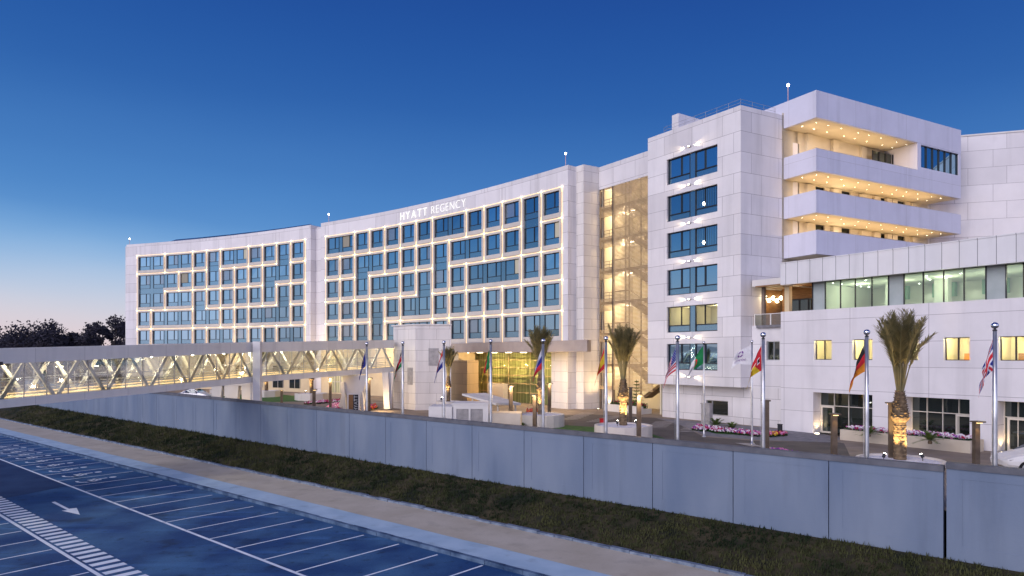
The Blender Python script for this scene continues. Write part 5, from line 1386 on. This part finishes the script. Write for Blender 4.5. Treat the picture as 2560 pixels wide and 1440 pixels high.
def flag(label, o, hoist, fly, cell, drop=.80, side=-1, seed=0, amp=.10, dirx=(1, 0)):
    """cloth hanging from its hoist edge; cell(a, b) names the colour at a along the fly, b down the hoist"""
    rr = random.Random(seed); NA, NB = 36, 24; names = []; mb = MB(); ph = rr.random() * 6
    dx = V((dirx[0], dirx[1], 0)).normalized(); dn = V((-dx.y, dx.x, 0))
    def pt(a, b):
        L_ = fly * a; fold = 1 - .40 * min(1, a * 1.6)
        cx = side * (L_ * math.cos(drop) * (1 - .18 * a)) ; cz = -L_ * math.sin(drop) * (.9 + .1 * a)
        sx = side * hoist * b * -.12 * a
        x = cx + side * b * hoist * .30 * a * (1 - a * .5) ; z = cz - b * hoist * (fold + .12 * a)
        d = amp * (a ** .6) * math.sin(7.0 * b + 3.2 * a + ph) * 1.2 + amp * .8 * a * math.sin(11 * a + 2 * b + ph)
        x += amp * .35 * a * math.sin(9 * b + 2 * a + ph)
        return V(o) + dx * x + dn * d + V((0, 0, z))
    for i in range(NA):
        for j in range(NB):
            a0, a1, b0, b1 = i / NA, (i + 1) / NA, j / NB, (j + 1) / NB
            c = cell((a0 + a1) / 2, (b0 + b1) / 2)
            if c not in names: names.append(c)
            mb.face([pt(a0, b0), pt(a0, b1), pt(a1, b1), pt(a1, b0)], names.index(c))
    f = obj('flag', mb, [M[n] for n in names], uv=False, smooth=True); tag(f, label, 'flag', 'flags on the poles behind the wall')
    return f, pt
HR = lambda *c: (lambda a, b: c[min(len(c) - 1, int(b * len(c)))])
VR = lambda *c: (lambda a, b: c[min(len(c) - 1, int(a * len(c)))])
def usa(a, b): return ('fl_white' if (int(a * 36) % 3 == 1 and int(b * 24) % 3 == 1) else 'fl_blue') if a < .4 and b < .54 else ('fl_red' if int(b * 12.99) % 2 == 0 else 'fl_white')
def spain(a, b): return 'fl_yellow' if .25 < b < .75 else 'fl_red'
def eu(a, b):
    x, y = (a - .5) * 1.5, b - .5; r = math.hypot(x, y)
    return 'fl_yellow' if .26 < r < .35 and int((math.atan2(y, x) + 3.2) * 12 / 6.2832 * 2) % 2 == 0 else 'fl_blue'
def algeria(a, b):
    x, y = (a - .5) * 1.5, b - .5
    if math.hypot(x, y) < .25 and math.hypot(x - .07, y) > .20: return 'fl_red'
    return 'fl_green' if a < .5 else 'fl_white'
def uk(a, b):
    x, y = abs(a - .5) * 2, abs(b - .5)
    if abs(a - .5) < .06 or y < .10: return 'fl_red'
    if abs(a - .5) < .11 or y < .17: return 'fl_white'
    d = abs(abs(b - .5) * 2 - x)
    return 'fl_red' if d < .10 else ('fl_white' if d < .26 else 'fl_blue')
def moz(a, b):
    if a < .42 * (1 - abs(b - .5) * 2) + .06: return 'fl_black' if abs(b - .5) < .10 and .1 < a < .25 else ('fl_white' if abs(b - .5) < .14 and .1 < a < .28 else 'fl_red')
    return 'fl_red' if b < .36 else ('fl_white' if b < .42 else 'fl_yellow')
def kenya(a, b): return 'fl_black' if b < .28 else ('fl_white' if b < .34 else ('fl_red' if b < .66 else ('fl_white' if b < .72 else 'fl_green')))
poles = [(2487, 805, uk, 'blue flag with red and white crosses at the far right pole', 'tall silver flagpole farthest to the right, by the white car', 1.27, .09),
         (2167, 823, HR('fl_black', 'fl_red', 'fl_gold'), 'black red and gold striped flag left of the large palm', 'silver flagpole with the black red gold flag', 1.12, .09),
         (1908, 830, moz, 'red and yellow flag with a dark emblem', 'silver flagpole with the red and yellow emblem flag', 1.10, .09),
         (1694, 838, usa, 'flag with red and white stripes and a blue starred corner', 'silver flagpole with the red and white striped flag before the tower', 1.15, .08),
         (1515, 840, spain, 'red yellow red striped flag before the curved wing end', 'silver flagpole with the red and yellow striped flag', 1.25, .07),
         (1358, 846, HR('fl_white', 'fl_blue', 'fl_red'), 'white blue and red striped flag before the palm', 'silver flagpole with the white blue red flag', 1.22, .08),
         (1227, 848, VR('fl_green', 'fl_red', 'fl_yellow'), 'green red and yellow flag hanging before the lobby glass', 'silver flagpole with the green red yellow flag', 1.27, .09),
         (1110, 851, HR('fl_red', 'fl_white', 'fl_blue'), 'red white and blue flag beside the slim palm', 'silver flagpole with the red white blue flag by the lift tower', 1.27, .09),
         (1007, 853, kenya, 'black red and green flag before the lift tower', 'silver flagpole with the black red green flag by the lift tower', 1.28, .09),
         (917, 855, eu, 'dark blue flag with a ring of yellow stars', 'silver flagpole with the dark blue flag by the footbridge end', 1.32, .08)]
FP = flagpole(7.1, .085)
for i, (u, v, fn, lab, plab, dr, am) in enumerate(poles):
    k = (u - CX) / F; n = 31.3
    Y = n / (WN.x * k + WN.y); x = k * Y
    o = FP if i == 0 else copy_tree(FP)
    topz = CZ + (HY - v) / F * Y
    o.location = (x, Y, FZ); o.scale = (1, 1, (topz - FZ) / 7.45); tag(o, plab, 'flagpole', 'silver flagpoles along the boundary wall')
    flag(lab, (x - .09, Y - .02, topz - .62), 1.15 if i else 1.2, 1.35 if i not in (0, 6, 7, 8, 9) else 1.45, fn, drop=dr, seed=i, amp=am)
FQ = flagpole(6.4, .06)
for i, (u, Y, v, fn, lab, plab, dr) in enumerate(((1760, 49.0, 852, algeria, 'green and white flag with a red crescent before the tower window', 'thin white pole with the green and white flag', .95),
                                        (1880, 45.0, 849, lambda a, b: 'fl_white', 'white flag with a purple ring emblem and purple lettering', 'thin white pole with the plain white lettered flag', .45))):
    x = (u - CX) / F * Y; o = FQ if i == 0 else copy_tree(FQ); topz = CZ + (HY - v) / F * Y
    o.location = (x, Y, FZ); o.scale = (1, 1, (topz - FZ) / 6.7); tag(o, plab, 'flagpole', 'thin poles before the tower')
    f, pt = flag(lab, (x - .06, Y - .02, topz - .35), 1.3, 2.1 if i == 0 else 1.5, fn, drop=dr, seed=20 + i, amp=.10 if i == 0 else .04)
    if i == 1:
        me_v = MB()
        for k in range(16):
            if k % 4 == 3: continue
            a0, a1 = 2 * math.pi * k / 16, 2 * math.pi * (k + 1) / 16
            me_v.face([pt(.55 + .09 * math.cos(q), .30 + .13 * math.sin(q)) if w_ else pt(.55 + .16 * math.cos(q), .30 + .22 * math.sin(q)) for q, w_ in ((a0, 0), (a1, 0), (a1, 1), (a0, 1))])
        em = MB(); em.v = [p + V((0, -.03, 0)) for p in me_v.v]; em.f, em.m = me_v.f, me_v.m
        obj('emblem', em, M['fl_purple'], f, uv=False)
        cu = bpy.data.curves.new('glyph', 'FONT'); cu.body = 'HYATT'; cu.size = 1.0; cu.resolution_u = 3
        g = bpy.data.objects.new('glyph', cu); COL.objects.link(g); bpy.context.view_layer.update()
        me = bpy.data.meshes.new_from_object(g.evaluated_get(bpy.context.evaluated_depsgraph_get())); bpy.data.objects.remove(g, do_unlink=True)
        w_ = max(v.co.x for v in me.vertices)
        for vv in me.vertices: vv.co = pt(.25 + .62 * vv.co.x / w_, .80 - .22 * vv.co.y) + V((0, -.03, 0))      # seen from the back: reads mirrored
        me.materials.clear(); me.materials.append(M['fl_purple']); g = bpy.data.objects.new('lettering', me); COL.objects.link(g); g.parent = f

# ------------------------------------------------------------------ lamp columns on the forecourt
def path_light(h):
    root = thing('path_light', '', 'lamp column'); fr = Fr((0, 0), (1, 0))
    mb = MB(); mb.box(fr, -.13, .13, -.09, .10, 0, h); obj('post', mb, M['bronze'], root, local=True, uv=False)
    mb = MB(); mb.box(fr, -.20, .20, -.14, .34, h, h + .07); obj('cap', mb, M['bronze'], root, local=True, uv=False)
    mb = MB(); mb.box(fr, -.11, .11, .13, .24, h - .035, h - .002); obj('lamp', mb, M['pathglow'], root, local=True, uv=False)
    return root
PL = path_light(3.0)
pls = [(2085, 34.0, 1033, 'bronze lamp column left of the black red gold flag, glowing amber at its head'), (2440, 31.5, 1052, 'bronze lamp column at the right end of the raised flower planter'),
       (1916, 38.0, 1000, 'dark lamp column behind the pole of the red and yellow emblem flag'), (2228, 37.5, 1006, 'dark lamp column directly behind the large palm trunk'),
       (1277, 51.0, 963, 'lamp column left of the round planter before the lobby'), (1337, 49.0, 986, 'lamp column in front of the round planter before the lobby'),
       (1373, 64.0, 957, 'lamp column behind the palm before the lobby'), (1597, 43.0, 986, 'lamp column in front of the gravel planter by the stairwell'),
       (1576, 57.0, 968, 'dark lamp column behind the palm before the stairwell'), (785, 62.0, 973, 'thin lamp column under the footbridge by the many sided planter'),
       (826, 70.0, 944, 'lamp column left of the angled footbridge pier'), (922, 63.0, 944, 'lamp column beside the pole of the dark blue flag'), (704, 78.0, 975, 'thin lamp column on the lawn behind the footbridge column')]
for i, (u, Y, v, lab) in enumerate(pls):
    o = PL if i == 0 else copy_tree(PL); top = CZ + (HY - v) / F * Y
    o.location = ((u - CX) / F * Y, Y, FZ); o.scale = (1, 1, (top - FZ) / 3.07); tag(o, lab, 'lamp column', 'lamp columns on the forecourt')
    o.rotation_euler = (0, 0, (0, .2, 3.1, 3.0, .3, -.5, .5, .1, 3.3, .6, .2, .9, .4)[i])
    if i in (4, 5, 6, 7, 10, 11): lamp('POINT', V(o.location) + V((0, -.42, top - FZ - .25)), 110, WARM, shadow_soft_size=.08)
    if i in (0, 1, 4, 7): lamp('SPOT', V(o.location) + V((0, -.25, top - FZ - .10)), 60, (1, .62, .22), aim=V(o.location) + V((0, -.12, .4)), spot_size=R_(70), spot_blend=.8, shadow_soft_size=.04)
# grey cabinet, red box, service posts
cab = thing('control_cabinet', 'grey upright cabinet by the flower bed at the tower base', 'cabinet', G(1767, 1062, FZ))
c = cab.location; fr = Fr((c.x, c.y), TF.t)
mb = MB(); mb.box(fr, -.45, .45, -.2, .2, FZ, FZ + 1.75); mb.box(fr, -.49, .49, -.24, .24, FZ + 1.75, FZ + 1.82); obj('case', mb, M['grey'], cab)
mb = MB(); mb.box(fr, -.1, .1, .2, .23, FZ + .8, FZ + 1.3); obj('panel', mb, M['metal'], cab)
rb = thing('red_box', 'small red hydrant box behind the round planter at the stairwell', 'box', G(1508, 1066, FZ)); c = rb.location
mb = MB(); mb.box(Fr((c.x, c.y), (1, 0)), -.28, .28, -.15, .15, FZ, FZ + .62); mb.box(Fr((c.x, c.y), (1, 0)), -.31, .31, -.18, .18, FZ + .62, FZ + .67); obj('case', mb, M['redsign'], rb)
mb = MB(); mb.box(Fr((c.x, c.y), (1, 0)), -.2, .2, .15, .165, FZ + .1, FZ + .55); obj('door', mb, M['fl_red'], rb)
for i, (u, v) in enumerate(((1950, 1087), (1560, 1075))):
    p = G(u, v, FZ); mb = MB(); mb.box(Fr((p.x, p.y), TF.t), -.14, .14, -.1, .1, FZ, FZ + .75); mb.box(Fr((p.x, p.y), TF.t), -.16, .16, -.12, .12, FZ + .75, FZ + .8)
    tag(obj('service_post', mb, M['dark']), ['short dark service post at the right end of the flower bed', 'short dark service post behind the gravel planter'][i], 'post')
# distant lamp standards seen through the bridge glass, and the lamp head at the left edge
for i, (u, v, Y, lab) in enumerate(((136, 918, 106.0, 'lit street lamp seen through the footbridge glass, nearest the left edge'), (230, 916, 140.0, 'far lit street lamp seen through the footbridge glass'), (350, 900, 120.0, 'lit street lamp beyond the footbridge before the far wing'))):
    p = P(u, v, Y); root = thing('street_lamp', lab, 'street lamp', (p.x, p.y, FZ), 0, 'street lamps beyond the footbridge')
    mb = MB(); mb.tube([V((p.x, p.y, FZ)), V((p.x, p.y, p.z + .1))], .07, 8); mb.tube([V((p.x, p.y, p.z + .1)), V((p.x + .8, p.y, p.z + .2))], .05, 6); obj('pole', mb, M['metal'], root, uv=False)
    mb = MB(); mb.cbox(p.x + .8, p.y, p.z + .02, .9, .4, .14); obj('head', mb, M['lamp'], root, uv=False)
root = thing('street_lamp', 'dark unlit street lamp head reaching in at the left edge before the footbridge', 'street lamp', (-24.9, 30.0, 0), 0)
mb = MB(); mb.tube([V((-24.9, 30, 0)), V((-24.9, 30, 7.9))], .08, 8); obj('pole', mb, M['dark'], root, uv=False)
mb = MB(); mb.beam(V((-24.9, 30, 7.85)), V((-22.35, 29.8, 8.28)), .34, .14); obj('head', mb, M['dark'], root, uv=False)

# roof beacons
for i, (u, v, Y, fr_, lab) in enumerate(((324, 597, 128.0, 20.8, 'lit beacon mast at the left end of the far wing roof'), (822, 536, 105.5, 20.8, 'lit beacon mast at the left roof end of the sign wing'),
                                     (1414, 384, 76.0, 20.83, 'pink lit beacon mast on the roof corner near the stairwell'), (1970, 213, 60.5, 21.6, 'pink lit beacon mast on the roof of the balcony wing'))):
    p = P(u, v, Y); root = thing('roof_beacon', lab, 'beacon', (p.x, p.y, H(fr_)), 0, 'roof beacons')
    mb = MB(); mb.tube([V((p.x, p.y, H(fr_) - .1)), V((p.x, p.y, p.z - .1))], .04, 6); obj('mast', mb, M['redpost'], root, uv=False)
    mb = MB(); mb.lathe([(.02, -.13), (.09, -.09), (.125, 0), (.09, .09), (.02, .13)], 12, p); obj('lamp', mb, M['beacon'], root, uv=False, smooth=True)

# ------------------------------------------------------------------ cars
def car(label, loc, rz, paint):
    root = thing('parked_car', label, 'car', loc, rz, 'parked cars')
    # stations along the length: x, half width, sill, belt, roof (0 = none)
    stn = [(-2.28, .60, .42, .72, .74), (-2.18, .80, .30, .84, .90), (-1.55, .87, .22, .92, 1.02), (-1.05, .89, .22, .95, 1.30), (-.45, .90, .22, .95, 1.45), (.25, .90, .22, .93, 1.44),
           (.75, .89, .22, .92, 1.24), (1.15, .88, .22, .90, .98), (1.75, .86, .24, .82, .86), (2.15, .78, .30, .70, .72), (2.28, .58, .40, .60, .62)]
    rings = []; mb = MB()
    for x, w, s, b, r in stn:
        wr = w * (.94 if r - b < .15 else .70)
        ring_ = [(x, -w * .86, s), (x, -w, s + .18), (x, -w, (s + b) / 2 + .1), (x, -w * .96, b), (x, -wr, r), (x, -wr * .5, r + .03), (x, wr * .5, r + .03), (x, wr, r), (x, w * .96, b), (x, w, (s + b) / 2 + .1), (x, w, s + .18), (x, w * .86, s)]
        rings.append(len(mb.v)); mb.v.extend(V(p) for p in ring_)
    for a, b in zip(rings, rings[1:]):
        for k in range(11): mb.f.append([a + k, a + k + 1, b + k + 1, b + k]); mb.m.append(0)
        mb.f.append([a + 11, a, b, b + 11]); mb.m.append(0)
    mb.f.append([rings[0] + k for k in range(12)]); mb.m.append(0); mb.f.append([rings[-1] + k for k in range(12)][::-1]); mb.m.append(0)
    obj('body', mb, M[paint], root, local=True, uv=False, smooth=False)
    def win(nm, pts):
        w = MB(); c = sum((V(p) for p in pts), V((0, 0, 0))) / len(pts); w.face(pts); obj(nm, w, M['carglass'], root, local=True, uv=False)
    for sg in (-1, 1):
        win('side_window', [(-1.00, sg * .885, .98), (-.12, sg * .895, .97), (-.12, sg * .665, 1.40), (-.48, sg * .66, 1.40), (-.90, sg * .715, 1.29)])
        win('side_window', [(-.05, sg * .895, .97), (.86, sg * .885, .95), (.70, sg * .72, 1.20), (.25, sg * .665, 1.39), (-.05, sg * .665, 1.40)])
        m = MB(); m.cbox(.72, sg * .98, .94, .14, .18, .12); obj('mirror', m, M[paint], root, local=True, uv=False)
        m = MB(); m.hexa([V((2.10, sg * .48, .58)), V((2.22, sg * .48, .56)), V((2.10, sg * .78, .58)), V((1.95, sg * .80, .6)), V((2.06, sg * .48, .70)), V((2.20, sg * .48, .66)), V((2.08, sg * .79, .68)), V((1.93, sg * .81, .72))]); obj('headlight', m, M['chrome'], root, local=True, uv=False)
        m = MB(); m.cbox(-2.2, sg * .62, .70, .12, .32, .14); obj('tail_light', m, M['fl_red'], root, local=True, uv=False)
        for x in (-1.38, 1.38):
            w = MB(); n = 20; pr = [(.20, -.10), (.31, -.11), (.325, -.06), (.325, .06), (.31, .11), (.20, .10)]
            for r, y in pr: w.v.extend(V((x + r * math.cos(2 * math.pi * k / n), sg * .80 + y, .325 + r * math.sin(2 * math.pi * k / n))) for k in range(n))
            for q in range(5):
                for k in range(n): w.f.append([q * n + k, q * n + (k + 1) % n, (q + 1) * n + (k + 1) % n, (q + 1) * n + k]); w.m.append(0)
            wo = obj('wheel', w, M['tyre'], root, local=True, uv=False)
            rm = MB(); rm.face([(x + .2 * math.cos(2 * math.pi * k / n), sg * .895, .325 + .2 * math.sin(2 * math.pi * k / n)) for k in range(n)]); rmo = obj('rim', rm, M['metal'], wo, local=True, uv=False)
    win('windscreen', [(1.12, -.80, 1.00), (1.12, .80, 1.00), (.78, .66, 1.26), (.30, .60, 1.475), (.30, -.60, 1.475), (.78, -.66, 1.26)])
    win('rear_window', [(-1.55, -.72, 1.06), (-1.55, .72, 1.06), (-1.03, .62, 1.34), (-.50, .60, 1.48), (-.50, -.60, 1.48), (-1.03, -.62, 1.34)])
    return root
car('silver saloon car parked behind the wall under the footbridge', G(489, 1000, FZ) * 1.0, R_(-14), 'car_silver')
p = P(2560, 1160, 33.0)
car('white car cut off by the right edge, by the raised flower planter', (26.6, 34.0, FZ), R_(172), 'car_white')

# ------------------------------------------------------------------ trees at the left
def tree(label, x, y, z, h, r, seed, kind):
    rr = random.Random(seed); root = thing('broadleaf_tree', label, 'tree', (x, y, z), 0, 'dark trees beyond the footbridge')
    tb = MB(); top = h * .62
    tb.tube([V((0, 0, 0)), V((.1, .1, h * .25)), V((-.1, .2, top))], [.030 * h, .022 * h, .010 * h], 8)
    lf = MB(); lobes = []
    nl = 12 if kind == 'dome' else 9
    for k in range(nl):
        a = rr.random() * 6.283; rad = r * (rr.random() ** .5) * .72
        zc = h * (rr.uniform(.38, .80) if kind == 'dome' else rr.uniform(.30, .93)); rr_ = r * rr.uniform(.30, .48) * (1.0 if kind == 'dome' else .72)
        if kind == 'tall': rad *= 1.15 - .8 * abs(zc / h - .62)
        if kind == 'dome': zc = h * (.42 + .50 * math.sqrt(max(0, 1 - (rad / r) ** 2)) * rr.uniform(.7, .95))
        c = V((math.cos(a) * rad, math.sin(a) * rad, zc)); lobes.append((c, rr_))
        tb.tube([V((0, 0, h * rr.uniform(.2, .5))), c * .6 + V((0, 0, zc * .25)), c], [.012 * h, .007 * h, .003 * h], 5)
    for c, q in lobes:
        for _ in range(26):
            d = V((rr.gauss(0, 1), rr.gauss(0, 1), rr.gauss(0, .8))).normalized(); cc = c + d * q * (rr.random() ** .45)
            s0 = q * .22
            for _ in range(20):
                p = cc + V((rr.gauss(0, s0), rr.gauss(0, s0), rr.gauss(0, s0 * .8)))
                a1 = V((rr.gauss(0, 1), rr.gauss(0, 1), rr.gauss(0, 1))).normalized() * rr.uniform(.16, .34); b1 = a1.orthogonal().normalized() * a1.length * .6
                lf.face([p - a1, p + b1, p + a1, p - b1])
    obj('trunk', tb, M['treebark'], root, local=True, uv=False); obj('crown', lf, M['treeleaf'], root, local=True, uv=False)
def tree_at(u, v_top, Y, r, seed, kind, label):
    z = FZ - 1.0; h = CZ + (HY - v_top) / F * Y - z
    tree(label, (u - CX) / F * Y, Y, z, h, r, seed, kind)
tree_at(95, 818, 150, 8.0, 31, 'dome', 'broad dark domed tree left of the others above the footbridge')
tree_at(20, 838, 160, 6.5, 32, 'dome', 'lower dark tree at the left edge above the footbridge')
tree_at(140, 838, 175, 6.0, 36, 'dome', 'dark tree behind the right flank of the domed tree')
tree_at(183, 824, 155, 3.6, 33, 'tall', 'narrow dark tree right of the domed tree')
tree_at(215, 832, 160, 4.4, 34, 'dome', 'low dark tree between the narrow tree and the tallest tree')
tree_at(252, 806, 158, 4.2, 37, 'tall', 'dark open tree just left of the tallest tree')
tree_at(282, 784, 150, 6.0, 35, 'tall', 'tallest airy dark tree against the end of the far wing')
tree_at(300, 800, 165, 5.0, 38, 'tall', 'dark tree half hidden by the end of the far wing')
# low hedges and far scrub seen through the bridge
mb = MB(); rr = random.Random(77)
for _ in range(7000):
    u = rr.uniform(-60, 420); Y = rr.uniform(170, 200); p = V(((u - CX) / F * Y, Y, FZ + rr.random() ** 1.5 * 5.0)); a1 = V((rr.gauss(0, 1), rr.gauss(0, 1), rr.gauss(0, 1))).normalized() * rr.uniform(.3, .7); b1 = a1.orthogonal().normalized() * a1.length * .6
    mb.face([p - a1, p + b1, p + a1, p - b1])
struct('far_scrub', mb, M['treeleaf'], kind='stuff', uv=False)
